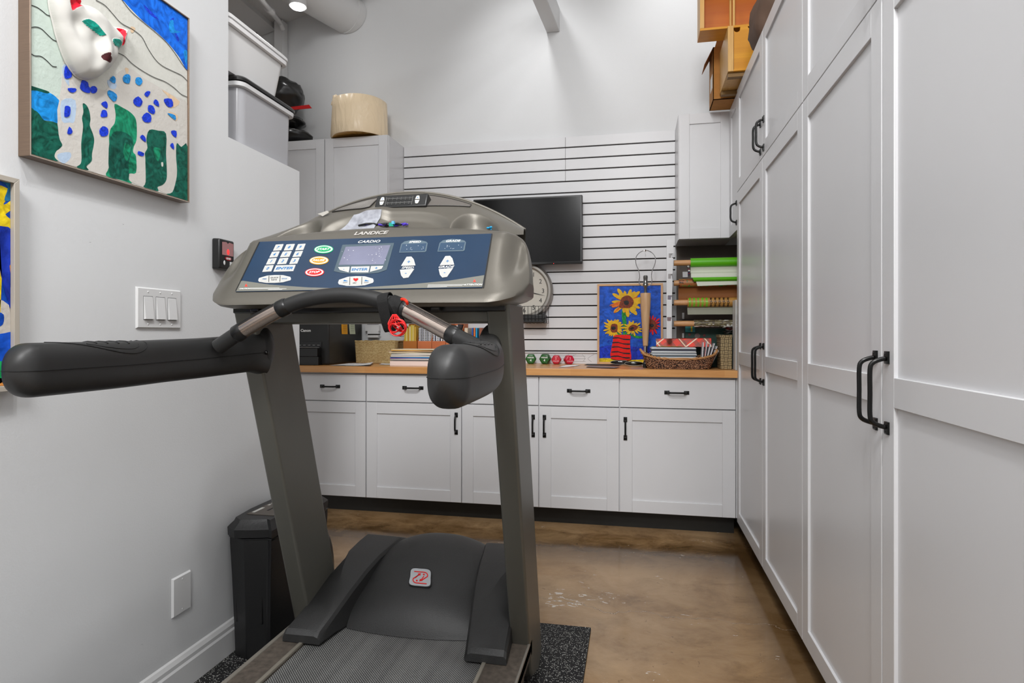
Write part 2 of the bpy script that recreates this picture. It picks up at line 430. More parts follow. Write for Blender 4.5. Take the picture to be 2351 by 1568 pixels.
def _wobble(m):
    nt = m.node_tree; br = [n for n in nt.nodes if n.type == 'TEX_BRICK'][0]; src = br.inputs['Vector'].links[0].from_socket
    n = nt.nodes.new('ShaderNodeTexNoise'); n.inputs['Scale'].default_value = 60; nt.links.new(src, n.inputs['Vector'])
    v = nt.nodes.new('ShaderNodeVectorMath'); v.operation = 'SCALE'; nt.links.new(n.outputs['Color'], v.inputs[0]); v.inputs['Scale'].default_value = .006
    a = nt.nodes.new('ShaderNodeVectorMath'); nt.links.new(src, a.inputs[0]); nt.links.new(v.outputs[0], a.inputs[1]); nt.links.new(a.outputs[0], br.inputs['Vector'])
_wobble(M_SEAGRASS)
def m_flat_weave():
    m = mat('tan_flat_weave', '8c7a5a', 0.7); nt = m.node_tree; b = nt.nodes['Principled BSDF']
    t = nt.nodes.new('ShaderNodeTexCoord'); sp = nt.nodes.new('ShaderNodeSeparateXYZ'); nt.links.new(t.outputs['Object'], sp.inputs[0])
    u = math_node(nt, 'ADD', sp.outputs[0], sp.outputs[1]); v = sp.outputs[2]; K = math.pi / .021
    su = math_node(nt, 'SINE', math_node(nt, 'MULTIPLY', u, K)); sv = math_node(nt, 'SINE', math_node(nt, 'MULTIPLY', v, K))
    ck = math_node(nt, 'GREATER_THAN', math_node(nt, 'MULTIPLY', su, sv), 0.0)
    fu = math_node(nt, 'ABSOLUTE', math_node(nt, 'SINE', math_node(nt, 'MULTIPLY', u, K * 2))); fv = math_node(nt, 'ABSOLUTE', math_node(nt, 'SINE', math_node(nt, 'MULTIPLY', v, K * 2)))
    mx = nt.nodes.new('ShaderNodeMix'); nt.links.new(ck, mx.inputs[0]); nt.links.new(fu, mx.inputs[2]); nt.links.new(fv, mx.inputs[3])
    e = math_node(nt, 'MULTIPLY', math_node(nt, 'ABSOLUTE', su), math_node(nt, 'ABSOLUTE', sv)); e = math_node(nt, 'MINIMUM', math_node(nt, 'MULTIPLY', e, 4.0), 1.0)
    h = math_node(nt, 'MULTIPLY', mx.outputs[0], e)
    r = ramp_node(nt, h, [(0.0, '4c3e2a'), (0.35, '7c6c4c'), (1.0, 'a8946c')]); nt.links.new(r.outputs[0], b.inputs['Base Color']); nt.links.new(bump_node(nt, h, .6, .003), b.inputs['Normal'])
    return m
M_TANWEAVE = m_flat_weave()
# ------------------------------------------------------------------ the room
XL, XR, YB = -1.38, 1.20, 4.12          # left wall, wall behind tall cabinets, back wall
CAB_X, CAB_Y = 0.55, 3.507              # tall cabinet fronts, base cabinet fronts
def ceil_z(x): return 3.495 + 0.245 * (x + 2.291)
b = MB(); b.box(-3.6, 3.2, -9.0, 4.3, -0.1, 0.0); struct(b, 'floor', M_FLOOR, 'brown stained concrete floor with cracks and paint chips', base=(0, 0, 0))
b = MB(); b.hexa([(-3.6, YB, 0), (1.4, YB, 0), (1.4, YB + .15, 0), (-3.6, YB + .15, 0), (-3.6, YB, ceil_z(-3.6)), (1.4, YB, ceil_z(1.4)), (1.4, YB + .15, ceil_z(1.4)), (-3.6, YB + .15, ceil_z(-3.6))])
struct(b, 'wall_back', M_WALL, 'pale grey back wall rising above the slatwall')
b = MB(); b.box(XR, XR + .15, -2.6, YB, 0, ceil_z(XR) ); struct(b, 'wall_right', M_WALL)
b = MB(); b.box(-3.75, -3.6, 1.6, YB, 0, ceil_z(-3.6)); struct(b, 'wall_alcove', M_WALL)
# left wall: full height to the opening, then a half wall with a storage ledge
Y_OP = 1.878; Y_END = 2.336; Z_HALF = 1.795
def m_wall_marks():
    m = M_WALL.copy(); m.name = 'wall_paint_scuffed'; nt = m.node_tree; bs = nt.nodes['Principled BSDF']
    old = bs.inputs['Base Color'].links[0].from_socket
    n = noise_node(nt, mapped(nt, (1, 3, 9), rot=(0.6, 0, 0)), 14, 2, 0.5)
    reg = noise_node(nt, mapped(nt, loc=(5, 1, 2)), 2.0, 1, 0.5)
    k = math_node(nt, 'MULTIPLY', math_node(nt, 'GREATER_THAN', n, 0.79), math_node(nt, 'GREATER_THAN', reg, 0.5))
    nt.links.new(mix_node(nt, math_node(nt, 'MULTIPLY', k, 0.5), old, '5a5a5a'), bs.inputs['Base Color']); return m
b = MB()
b.box(XL - .14, XL, -2.6, Y_OP, 0, 3.70)
struct(b, 'wall_left', m_wall_marks(), 'grey left wall with framed paintings and a cut-out opening')
b = MB(); b.box(XL - .14, XL, Y_OP, Y_END, 0, Z_HALF); struct(b, 'wall_low', M_WALL, 'grey half wall below the cut-out opening, bins on its ledge')
b = MB(); b.box(-2.1, XL - .141, Y_OP - .6, Y_END, 0, Z_HALF); struct(b, 'trim_1', M_WALL, 'storage ledge behind the half wall')
# ceiling, sloped up to the right
b = MB(); b.hexa([(-3.75, -2.6, ceil_z(-3.75)), (1.35, -2.6, ceil_z(1.35)), (1.35, YB + .15, ceil_z(1.35)), (-3.75, YB + .15, ceil_z(-3.75)),
        (-3.75, -2.6, ceil_z(-3.75) + .1), (1.35, -2.6, ceil_z(1.35) + .1), (1.35, YB + .15, ceil_z(1.35) + .1), (-3.75, YB + .15, ceil_z(-3.75) + .1)])
struct(b, 'ceiling', M_CEIL)
# post at the end of the back wall, ceiling panels, beam
b = MB(); b.box(-2.598, -2.527, 4.05, YB - .002, 0, ceil_z(-2.6) - .002); struct(b, 'trim_2', M_TRIM, 'square white post in the back left corner', bevel=.003)
def ceil_slab(x0, x1, y0, y1, t, d0=0.0):
    b = MB(); z = lambda x: ceil_z(x) - d0
    b.hexa([(x0, y0, z(x0) - t), (x1, y0, z(x1) - t), (x1, y1, z(x1) - t), (x0, y1, z(x0) - t), (x0, y0, z(x0)), (x1, y0, z(x1)), (x1, y1, z(x1)), (x0, y1, z(x0))]); return b
b = ceil_slab(-2.93, -2.62, 3.55, YB - .01, .035)
for (x, y) in ((-2.9, 3.6), (-2.9, 3.85), (-2.9, 4.06), (-2.75, 4.06)): b.ball((x, y, ceil_z(x) - .036), .008, .008, .004, 1, 8, 6)
struct(b, 'trim_3', [M_CEIL, M_BLACK], 'screwed ceiling panel beside the post')
b = ceil_slab(-3.5, -1.6, 3.28, 3.50, .13); struct(b, 'trim_4', M_CEIL, 'boxed beam crossing the alcove ceiling')
b = MB(); p0 = Vector((-.585, YB - .002, 3.165)); p1 = Vector((-.496, YB - .002, 3.165)); dd = Vector((-.068, -1, 0)) * 3.2
b.hexa([p0, p1, p1 + dd, p0 + dd] + [q + Vector((0, 0, .16)) for q in (p0, p1, p1 + dd, p0 + dd)])
struct(b, 'trim_5', M_TRIM, 'white boxed beam running to the back wall', bevel=.004)
# baseboard on the left wall
prof = [(0, 0), (.016, 0), (.016, .085), (.012, .092), (.012, .104), (.006, .116), (0, .120)]
b = MB(); b.loft([[Vector((XL + x, y, z)) for x, z in prof] for y in (-2.4, Y_END)], 0); struct(b, 'baseboard_left', M_TRIM, 'white moulded baseboard', smooth=25)
# duct, conduit, spotlight
dirv = Vector((-.33, -.94, 0)).normalized(); c0 = Vector((-2.048, YB, 3.44))
u = dirv.cross(Vector((0, 0, 1))).normalized(); b = MB()
for i, (t0, t1, r) in enumerate(((0.0, 2.2, .135), (0.0, .02, .140), (.75, .79, .138), (1.5, 1.54, .138))):
    rings = []
    for t in (t0, t1):
        rings.append([c0 + dirv * t + (u * math.cos(a) + Vector((0, 0, 1)) * math.sin(a)) * r + dirv * (0 if t else -u.y * 0) for a in [2 * math.pi * k / 40 for k in range(40)]])
    if t0 == 0:
        for p in rings[0]: p += dirv * ((p.y - (YB - .004)) / -dirv.y if p.y > 0 else 0)
    b.loft(rings, 0)
tag(b.build('ventilation_duct', M_TRIM), 'fat round white ventilation duct meeting the back wall', 'duct')
b = MB(); a0 = onY(598, -3, 3.52); a1 = onY(643, 52, 4.0); am = a0.lerp(a1, .45)
b.tube([a0 + (a0 - a1) * .8, a0, am, a1, a1 + Vector((0, .04, -.03))], .017, 12, 0); b.lathe([(.023, -.03), (.025, -.02), (.025, .02), (.023, .03)], am, 'Y', 14, 0)
tag(b.build('electrical_conduit', M_TRIM), 'thin white electrical conduit running up to the corner post', 'conduit')
sp = Vector((-2.165, 3.646, 3.283)); t = thing('ceiling_spotlight', 'lit white spotlight glaring under the ceiling above the bins', 'spotlight', (sp.x, sp.y, sp.z))
b = MB(); b.lathe([(.02, .05), (.05, .04), (.055, .0), (.055, -.02)], sp, 'Z', 24); b.tube([sp + Vector((0, 0, .05)), (sp.x, sp.y, ceil_z(sp.x))], .008, 8); b.lathe([(.04, -.01), (.04, 0)], (sp.x, sp.y, ceil_z(sp.x) - .01), 'Z', 20)
b.build('housing', M_TRIM, t)
b = MB(); b.ball(sp + Vector((0, 0, -.02)), .048, .048, .018); b.build('bulb', mat('lit_bulb', 'ffffff', .5, emit='ffffff', es=25), t)

# ------------------------------------------------------------------ slatwall
SX0, SX1, SZ0, SZ1 = -1.607, 0.262, 0.985, 2.442
t = thing('slatwall_panel', 'white grooved slatwall covering the back wall above the counter', 'slatwall', ((SX0 + SX1) / 2, YB - .02, SZ0))
b = MB(); b.box(SX0, SX1, YB - .006, YB - .001, SZ0, SZ1); b.build('groove_backing', M_GROOVE, t)
b = MB(); pitch = .0762; k = 0; z = SZ1
while z - pitch > SZ0 - .001:
    xs = [SX0, -.455, SX1] if k < 4 else [SX0, SX1]
    for xa, xb in zip(xs, xs[1:]):
        b.box(xa + .0008, xb - .0008, YB - .022, YB - .0062, z - pitch + .0085, z)
    z -= pitch; k += 1
b.box(SX0, SX1, YB - .022, YB - .0062, SZ0, z)
b.build('slats', M_SLAT, t, bevel=.001)
# scribbled white backsplash strip under the slatwall
b = MB(); b.box(SX0, .20, YB - .012, YB - .001, .9142, SZ0 - .001, 0)
for i in range(26):
    x = SX0 + .04 + i * .068; pts = [(x + rnd.uniform(-.02, .02), YB - .0125, .92 + rnd.uniform(0, .01)), (x + rnd.uniform(-.03, .03), YB - .0125, .95), (x + rnd.uniform(-.02, .05), YB - .0125, .978)]
    b.tube(catmull(pts, 4), .0008, 5, 1)
for j in range(3): b.tube([(-.62, YB - .0125, .93 + j * .018), (-.32, YB - .0125, .93 + j * .018)], .0008, 5, 1)
struct(b, 'trim_6', [M_SLAT, mat('pencil_grey', '8a8a88', .6)], 'white backsplash strip with thin pencil drawing')

# ------------------------------------------------------------------ cabinets
def shaker(b, M, w, h, rail=.06, top=None, bot=None, mid=None, th=.019, rec=.008, edge=None):
    top = top or rail; bot = bot or rail; edge = edge or rail
    b.box(rail - .002, w - rail + .002, bot - .002, h - top + .002, -th, -rec, 0, M)
    b.box(0, rail, 0, h, -th, 0, 0, M); b.box(w - rail, w, 0, h, -th, 0, 0, M)
    b.box(rail, w - rail, 0, bot, -th, 0, 0, M); b.box(rail, w - rail, h - top, h, -th, 0, 0, M)
    if mid: b.box(rail, w - rail, mid[0], mid[1], -th, 0, 0, M)
def pull(M, L, stand=.034, parent=None):
    """black bow pull along local v, base at local origin (centre), n outward"""
    b = MB()
    for s in (-1, 1):
        c = s * (L / 2 - .011)
        b.box(-.010, .010, c - .014, c + .014, 0, .004, 0, M)
        b.add([M @ Vector(q) for q in ((-.010, c - .014, .004), (.010, c - .014, .004), (.010, c + .014, .004), (-.010, c + .014, .004), (0, c, .009))], [(0, 1, 4), (1, 2, 4), (2, 3, 4), (3, 0, 4)], 0)
        b.lathe([(.0025, .004), (.0025, .0075)], M @ Vector((0, c + s * .008, 0)), 'Z', 8, 0, M=M.to_3x3().to_4x4())
    e = L / 2 - .013
    pts = [(0, -e, .003), (0, -e + .002, .014), (0, -e + .010, stand * .85), (0, -e + .026, stand), (0, 0, stand), (0, e - .026, stand), (0, e - .010, stand * .85), (0, e - .002, .014), (0, e, .003)]
    b.tube([M @ p for p in catmull(pts, 4)], .0052, 10)
    return b.build('handle', M_BLACKM, parent)
def door(name, M, w, h, parent, hpos=None, hlen=.12, hdir='v', **k):
    b = MB()
    if k.pop('flat', False): b.box(0, w, 0, h, -.019, 0, 0, M)
    else: shaker(b, M, w, h, **k)
    d = b.build(name, M_CAB, parent, bevel=.0012)
    if hpos:
        R = M.to_3x3(); u = R @ Vector((1, 0, 0)); v = R @ Vector((0, 1, 0)); n = R @ Vector((0, 0, 1))
        o = M @ Vector((hpos[0], hpos[1], 0))
        MM = frameM(o, u, v, n) if hdir == 'v' else frameM(o, -v, u, n)
        pull(MM, hlen, .032 if hlen < .15 else .036, d)
    return d
def Mback(x, z, y): return frameM((x, y, z), (1, 0, 0), (0, 0, 1), (0, -1, 0))
def Mside(y, z, x): return frameM((x, y, z), (0, -1, 0), (0, 0, 1), (-1, 0, 0))     # u runs towards the camera
G = .003
def base_unit(x0, x1, cols, label):
    t = thing('base_cabinet', label, 'cabinet', ((x0 + x1) / 2, (CAB_Y + YB) / 2, 0), 'white base cabinets under the wooden counter')
    b = MB(); b.box(x0, x1, CAB_Y + .0195, YB - .001, .100, .8735); b.build('body', M_CAB, t)
    b = MB(); b.box(x0, x1, CAB_Y + .075, CAB_Y + .09, 0, .0995); b.build('toe_kick', M_TOE, t)
    for xa, xb, side in cols:
        w = xb - xa - 2 * G
        door('drawer', Mback(xa + G, .699, CAB_Y), w, .163, t, (w / 2, .088), .128, 'u', flat=True)
        hx = w - .03 if side == 'R' else .03
        door('door', Mback(xa + G, .106, CAB_Y), w, .587, t, (hx, .587 - .115), .125, 'v', rail=.068)
base_unit(-2.525, -1.622, [(-2.525, -2.10, 'R'), (-2.10, -1.622, 'L')], 'white base cabinet farthest left, under the black printer')
base_unit(-1.622, -1.010, [(-1.622, -1.010, 'R')], 'wide single-door white base cabinet left of centre, behind the treadmill console posts')
base_unit(-1.010, -0.082, [(-1.010, -.544, 'R'), (-.544, -.082, 'L')], 'two-door white base cabinet in the middle, below the dumbbells')
base_unit(-0.082, 0.546, [(-.082, .546, 'L')], 'widest single-door white base cabinet in the right corner, below the woven basket')
b = MB(); b.box(.5465, CAB_X + .06, CAB_Y + .004, CAB_Y + .09, .106, .872); struct(b, 'trim_7', M_CAB, 'narrow white filler strip in the cabinet corner')
b = MB(); b.box(-2.525, CAB_X, CAB_Y - .027, YB - .013, .874, .914)
tag(b.build('wooden_countertop', M_COUNTER, bevel=.002), 'honey-coloured butcher block countertop along the back wall', 'countertop')
# upper cabinets
def upper_unit(x0, x1, n, label, handles=()):
    t = thing('upper_cabinet', label, 'cabinet', ((x0 + x1) / 2, 3.97, 1.685))
    b = MB(); b.box(x0, x1, 3.8345, YB - .001, 1.685, 2.4435); b.build('body', M_CAB, t, bevel=.001)
    w = (x1 - x0) / n
    for i in range(n): door('door', Mback(x0 + i * w + G, 1.687, 3.815), w - 2 * G, .754, t, None, rail=.062)
    return t
upper_unit(-2.523, -1.609, 2, 'white two-door upper cabinet on the left, lampshade on top')
upper_unit(.262, .5715, 1, 'narrow white upper cabinet above the gift wrap rack')
t = thing('corner_cabinet', 'slim white corner upper cabinet with black pull facing sideways', 'cabinet', (.75, 3.66, 1.685))
b = MB(); b.box(.5745, XR - .001, CAB_Y + .0012, 3.814, 1.685, 2.4435); b.build('body', M_CAB, t)
door('door', Mside(3.8145, 1.687, .555), .3045, .754, t, (.27, .095), .13, 'v', rail=.062)
# tall cabinets on the right
DY = [3.505, 2.832, 2.184, 1.518, 0.852]
def tall_unit(y0, y1, y2, label):
    t = thing('tall_cabinet', label, 'cabinet', (.87, (y0 + y2) / 2, 0), 'floor-to-high white tall cabinets on the right')
    b = MB(); b.box(CAB_X + .0195, XR - .001, y2 + .0005, y0 - .0005, .088, 2.4435); b.build('body', M_CAB, t)
    b = MB(); b.box(CAB_X + .075, CAB_X + .09, y2, y0, 0, .0875); b.build('toe_kick', M_TOE, t)
    for i, (ya, yb) in enumerate(((y0, y1), (y1, y2))):
        w = ya - yb - 2 * G
        hx = w - .03 if i == 0 else .03
        door('door', Mside(ya - G, .090, CAB_X), w, 1.792, t, (hx, .981 - .090), .178, 'v', rail=.062, top=.068, bot=.060, mid=(.861, .926))
        door('upper_door', Mside(ya - G, 1.8855, CAB_X), w, .557, t, (hx, .095) , .145, 'v', rail=.062)
tall_unit(DY[0], DY[1], DY[2], 'white tall cabinet farther back, its doors ending at the gift wrap nook')
tall_unit(DY[2], DY[3], DY[4], 'white tall cabinet nearest the camera, filling the right side')
# ------------------------------------------------------------------ treadmill
TC = -0.675
T = thing('treadmill', 'big grey and black treadmill with blue control panel, facing away in the centre', 'treadmill', (TC, 1.3, 0.012))
# --- uprights, leaning
def yn(z): return 1.44 + .31 * (1.18 - z)
for x0, x1 in ((-1.046, -.990), (-.354, -.296)):
    b = MB(); rings = []
    prof_ = [(yn(.115), .115), (yn(.09) + .02, .088), (yn(.06) + .12, .052), (yn(.07) + .185, .075), (yn(.10) + .19, .11), (yn(1.19) + .19, 1.19), (yn(1.19), 1.19)]
    rings = [[Vector((x, y, z)) for y, z in prof_] for x in (x0, x1)]
    b.loft(rings, 0); b.build('upright', M_GREYT, T, bevel=.007, seg=3)
b = MB(); b.box(-1.0, -.345, 1.475, 1.60, 1.139, 1.19)
b.build('crossbar', M_GREYT, T, bevel=.004)
b = MB()
for x in (-1.018, -.325):
    b.lathe([(.008, 0), (.008, .003), (.004, .004)], (x + .0285 if x < -1 else x - .0, 1.6, 1.09), 'X', 12)
# --- deck
DZ = .21
b = MB(); b.box(-1.035, -.305, .30, 1.70, .075, .165); b.box(-.985, -.358, 1.70, 2.14, .055, .165); b.box(-1.0, -.33, .32, .42, .012, .08); b.box(-1.0, -.33, 1.9, 2.05, .012, .08)
b.build('deck_frame', M_CONSD, T, bevel=.006)
b = MB(); rings = []
path = [(2.0, .170), (2.06, .18), (2.06, .196), (2.0, .204), (.40, .204), (.33, .196), (.32, .18), (.36, .168)]
b.loft([[Vector((x, y, z)) for y, z in path] for x in (-.944, -.411)], 0, True)
b.build('running_belt', M_BELT, T)
for xo, xi in ((-1.046, -.946), (-.296, -.409)):
    x0, x1 = sorted((xo, xi)); b = MB(); b.box(x0, x1, .28, 1.78, .165, DZ)
    r = b.build('side_rail', M_DUST, T, bevel=.004)
    s = 1 if xi > xo else -1
    b = MB(); b.box(min(xi, xi - s * .012), max(xi, xi - s * .012), .28, 1.78, DZ - .004, DZ + .004); b.build('rail_trim', mat('aluminium_trim', '9a9488', .35, metal=.5), r, bevel=.002)
    b = MB(); b.box(min(xo, xo + s * .008), max(xo, xo + s * .014), .28, 1.78, DZ - .03, DZ + .003); b.build('rail_edge', mat('aluminium_edge', '8c877e', .4, metal=.4), r, bevel=.003)
# --- motor cover
hp = [(1.720, .206), (1.735, .235), (1.76, .268), (1.80, .302), (1.85, .332), (1.90, .358), (1.96, .382), (2.03, .397), (2.10, .395), (2.16, .370), (2.21, .32), (2.235, .25), (2.24, .17)]
def hw(y): return interp([(1.72, .195), (1.85, .19), (2.1, .168), (2.24, .16)], y)
def hood_pt(u, v):
    k = v * (len(hp) - 1); i = min(int(k), len(hp) - 2); f = k - i
    P = smooth_hp[min(int(round(v * (len(smooth_hp) - 1))), len(smooth_hp) - 1)]
    y, z = P; x = (u * 2 - 1)
    return Vector((TC + x * hw(y), y + .02 * x * x * (1 - v), z - .042 * abs(x) ** 2.2 * min(1, v * 3)))
smooth_hp = smooth_poly(hp, 4, False)
b = MB(); b.grid(hood_pt, 30, len(smooth_hp) - 1); hood = b.build('motor_cover', M_HOOD, T, smooth=60)
# emblem
def hood_frame(px, py):
    # find the hood point under this direction
    best = None; r = ray(px, py)
    for i in range(61):
        for j in range(0, len(smooth_hp)):
            p = hood_pt(i / 60, j / (len(smooth_hp) - 1)); d = (p - CAM); e = (d - r * (d.dot(r) / r.dot(r))).length
            if best is None or e < best[0]: best = (e, i, j, p)
    return best[3]
pc = hood_frame(965, 1325); pa = hood_frame(965, 1300); pb_ = hood_frame(965, 1350)
vv = (pa - pb_).normalized(); uu = Vector((1, 0, 0)); nn = uu.cross(vv).normalized(); M = frameM(pc + nn * .004, uu, vv, nn)
b = MB(); w, h = .034, .032
out = [(-w, -h * .9), (-w * 1.0, 0), (-w * .9, h * .95), (0, h * 1.08), (w * .9, h * .95), (w, 0), (w * .92, -h * .9), (0, -h * 1.02)]
out = smooth_poly(out, 4)
b.prism([M @ Vector((x * 1.08, y * 1.1, -.004)) for x, y in out], nn * .003, 1); b.prism([M @ Vector((x, y, -.001)) for x, y in out], nn * .0012, 0)
def stroke(b, M, pts, wd, mi, z=.0004, th=.0005):
    pts = [Vector((p[0], p[1], 0)) for p in pts]
    L, R = [], []
    for i, p in enumerate(pts):
        t = (pts[min(i + 1, len(pts) - 1)] - pts[max(i - 1, 0)]).normalized(); n = Vector((-t.y, t.x, 0)) * wd / 2
        L.append(p + n); R.append(p - n)
    vs = [M @ (q + Vector((0, 0, z))) for q in L + R]; k = len(pts)
    b.add(vs + [p + (M.to_3x3() @ Vector((0, 0, th))) for p in vs], [(i, i + 1, k + i + 1, k + i) for i in range(k - 1)] + [(2 * k + i, 2 * k + i + 1, 3 * k + i + 1, 3 * k + i) for i in range(k - 1)], mi)
top = [(-.022, .021), (.006, .021)] + [(.012 + .012 * math.sin(a), .009 + .012 * math.cos(a)) for a in [math.pi * i / 10 for i in range(0, 7)]] + [(.004, -.012)]
bot = [(-x, -y - .002) for x, y in top]
stroke(b, M, top, .0035, 2); stroke(b, M, bot, .0035, 2)
stroke(b, M, [(-.017, -.004), (-.004, .012)], .003, 2); stroke(b, M, [(.012, .006), (.002, -.012)], .003, 2)
for a, pts in ((0, [(-.010, .013), (.001, .016), (.000, .006)]), (1, [(.008, -.013), (-.003, -.016), (-.001, -.006)])):
    b.prism([M @ Vector((x, y, .0005)) for x, y in pts], nn * .0006, 2)
for x, y in ((.011, .012), (-.011, -.014)): b.lathe([(.0001, .0005), (.0032, .0005), (.0032, .0012), (.0001, .0012)], M.translation + M.to_3x3() @ Vector((x, y, 0)), 'Z', 14, 2, M=M.to_3x3().to_4x4())
b.build('emblem', [mat('brushed_badge', 'c8ccd0', .25, metal=.6), M_RUBD, M_RED], hood)
# wings
for s in (-1, 1):
    b = MB(); rings = []
    ys = [1.618, 1.63, 1.70, 1.78, 1.86, 1.95, 2.04, 2.10, 2.16, 2.20]
    for y in ys:
        xi = interp([(1.62, .215), (1.85, .180), (2.1, .152), (2.2, .15)], y); xo = interp([(1.62, .335), (2.1, .300), (2.2, .295)], y)
        zi = interp([(1.618, .236), (1.63, .246), (1.70, .275), (1.835, .334), (1.95, .360), (2.1, .372), (2.16, .35), (2.2, .27)], y)
        zo = interp([(1.618, .236), (1.63, .246), (1.74, .272), (1.875, .322), (2.0, .348), (2.1, .352), (2.2, .25)], y)
        zb = .212 if y < 1.75 else .20
        if y == 1.618: zi -= .003; zo -= .003
        # ridge line running diagonally from the outer far end to the inner near end
        k = smoothstep(1.64, 2.02, y); xr = lerp(xi + .02, xo - .012, k); zr = max(zi, zo) + .010 * (1 - abs(2 * k - 1)) + .002
        ring = [(xi + .004, zb), (xi, zb + .006), (xi + .003, zi - .012), (xi + .010, zi - .002), (xi + .016, zi), (xr, zr), (xo - .008, zo + .001), (xo - .001, zo - .006), (xo, zo - .014), (xo, zb)]
        rings.append([Vector((TC + s * x, y, z)) for x, z in ring])
    b.loft(rings, 0); b.build('cover_wing', M_HOOD, T, smooth=28)

# --- console housing
PB = Vector((TC, 1.389, 1.220)); PT = Vector((TC, 1.492, 1.364)); PV = (PT - PB).normalized(); PN = Vector((1, 0, 0)).cross(PV).normalized()
def plane_y(z): return 1.389 + (z - 1.220) * (1.492 - 1.389) / .144
HWID = .432
def con_section(x):
    a = abs(x)
    zt = 1.392 - .022 * (a / .33) ** 2 if a < .33 else interp([(.33, 1.370), (.355, 1.368), (.38, 1.362), (.398, 1.350), (.412, 1.330), (.422, 1.300), (.429, 1.265), (.432, 1.235)], a)
    zb = interp([(0, 1.178), (.34, 1.176), (.37, 1.180), (.40, 1.189), (.42, 1.203), (.432, 1.232)], a)
    f = .045 * max(0, (a - .335) / .097) ** 2.2
    dish = .030 * math.exp(-((a - .392) / .022) ** 2)
    P = []
    def fr(z): return plane_y(z) + f + dish * smoothstep(1.235, 1.30, z) 
    q = min(1, (zt - zb) / .12)
    P.append((fr(zb) + .045 * q, zb)); P.append((fr(zb) + .020 * q, zb + .002 * q)); P.append((fr(zb + .010 * q) - .002 * q, zb + .008 * q)); P.append((fr(zb + .018 * q) - .006 * q, zb + .016 * q))
    for k in range(9):
        z = lerp(zb + .030 * q, zt - .006 * q, k / 8); P.append((fr(z) - (.003 * q if k == 0 else 0), z))
    P.append((fr(zt) + .004 * q, zt)); P.append((fr(zt) + .016 * q, zt + .003 * q)); P.append((fr(zt) + .035 * q, zt - .002 * q))
    yb = fr(zt) + lerp(.05, lerp(.15, .05, smoothstep(.36, .432, a)), q)
    P.append((yb, lerp(zt, min(zt - .02, 1.345), q))); P.append((yb + .005 * q, lerp(zb, zt, .4)))
    P.append((lerp(fr(zb) + .05, fr(zb) + .18, q), zb + .004 * q))
    return P
b = MB(); xs = [i * .02 for i in range(16)] + [.31, .32, .33, .335, .345, .355, .365, .372, .38, .388, .395, .402, .408, .414, .420, .425, .429, .432]
xs = sorted(set([-x for x in xs] + xs))
b.loft([[Vector((TC + .003 + (x if abs(x) < .33 else math.copysign(.33 + (abs(x) - .33) * .93, x)), y, z)) for y, z in con_section(x)] for x in xs], 0)
house = b.build('console_housing', M_GREYC, T, smooth=50)
b = MB(); b.box(TC - .37, TC + .37, 1.44, 1.60, 1.166, 1.184)
for x in (-.29, .10, .20): b.box(TC + x - .012, TC + x + .012, 1.415, 1.44, 1.168, 1.179)
b.build('console_underside', M_BLACKP, T, bevel=.003)
# --- upper hood behind the console, arched
def crest(u): return 1.402 + .135 * (1 - u * u)
def hood2(u, v):
    x = (u * 2 - 1); zc = crest(x); y1 = 1.735 - .05 * x * x; y0 = 1.548; z0 = 1.368
    hx = lerp(.395, .375, v)
    k = v
    y = lerp(y0, y1, k); z = lerp(z0, zc, k ** .9)
    n = Vector((0, .5, -.86))
    # reading rack recess
    r = ((x / .46)) ** 4 + ((v - .0) / .42) ** 4
    dpt = .018 * (1 - smoothstep(.5, 1.35, r))
    # centre lump in the rack
    dpt -= .012 * math.exp(-((x + .13) / .10) ** 4) * math.exp(-((v - .2) / .35) ** 4)
    for cx in (-.66, .66):
        rr = ((x - cx) / .165) ** 2 + ((v - .02) / .50) ** 2
        dpt += .036 * (1 - smoothstep(.55, 1.25, rr))
    crown = .010 * math.sin(math.pi * min(1, v))
    return Vector((TC + x * hx, y, z)) + n * dpt - n * crown
def hood2m(u, v):
    x = u * 2 - 1
    for cx in (-.66, .66):
        if ((x - cx) / .165) ** 2 + ((v - .02) / .50) ** 2 < .82: return 1
    return 0
b = MB(); b.grid(hood2, 220, 64, 0, hood2m)
def back(u, v):
    p = hood2(u, 1.0); x = (u * 2 - 1)
    return Vector((p.x, p.y + .012 * math.sin(v * math.pi / 2) + .0 * v, lerp(p.z, 1.25, v ** 1.5)))
b.grid(back, 220, 8)
M_HOODC = M_GREYC.copy(); M_HOODC.name = 'console_grey_cups'; nt = M_HOODC.node_tree; bs = nt.nodes['Principled BSDF']; src = bs.inputs['Base Color'].links[0].from_socket
tc_ = nt.nodes.new('ShaderNodeTexCoord'); sx3 = nt.nodes.new('ShaderNodeSeparateXYZ'); nt.links.new(tc_.outputs['Object'], sx3.inputs[0])
ax_ = math_node(nt, 'DIVIDE', math_node(nt, 'SUBTRACT', math_node(nt, 'ABSOLUTE', sx3.outputs[0]), .256), .052); ay_ = math_node(nt, 'DIVIDE', math_node(nt, 'SUBTRACT', sx3.outputs[1], .252), .070)
rr_n = math_node(nt, 'ADD', math_node(nt, 'MULTIPLY', ax_, ax_), math_node(nt, 'MULTIPLY', ay_, ay_))
nt.links.new(mix_node(nt, math_node(nt, 'LESS_THAN', rr_n, 1.0), src, '0c0c0c'), bs.inputs['Base Color'])
ch = b.build('console_hood', [M_HOODC, M_HOODC], T, smooth=60)
# crest rim
b = MB(); b.tube([hood2(i / 60, .985) + Vector((0, .002, .002)) for i in range(61)], .004, 8); b.build('crest_rim', M_GREYC, ch)
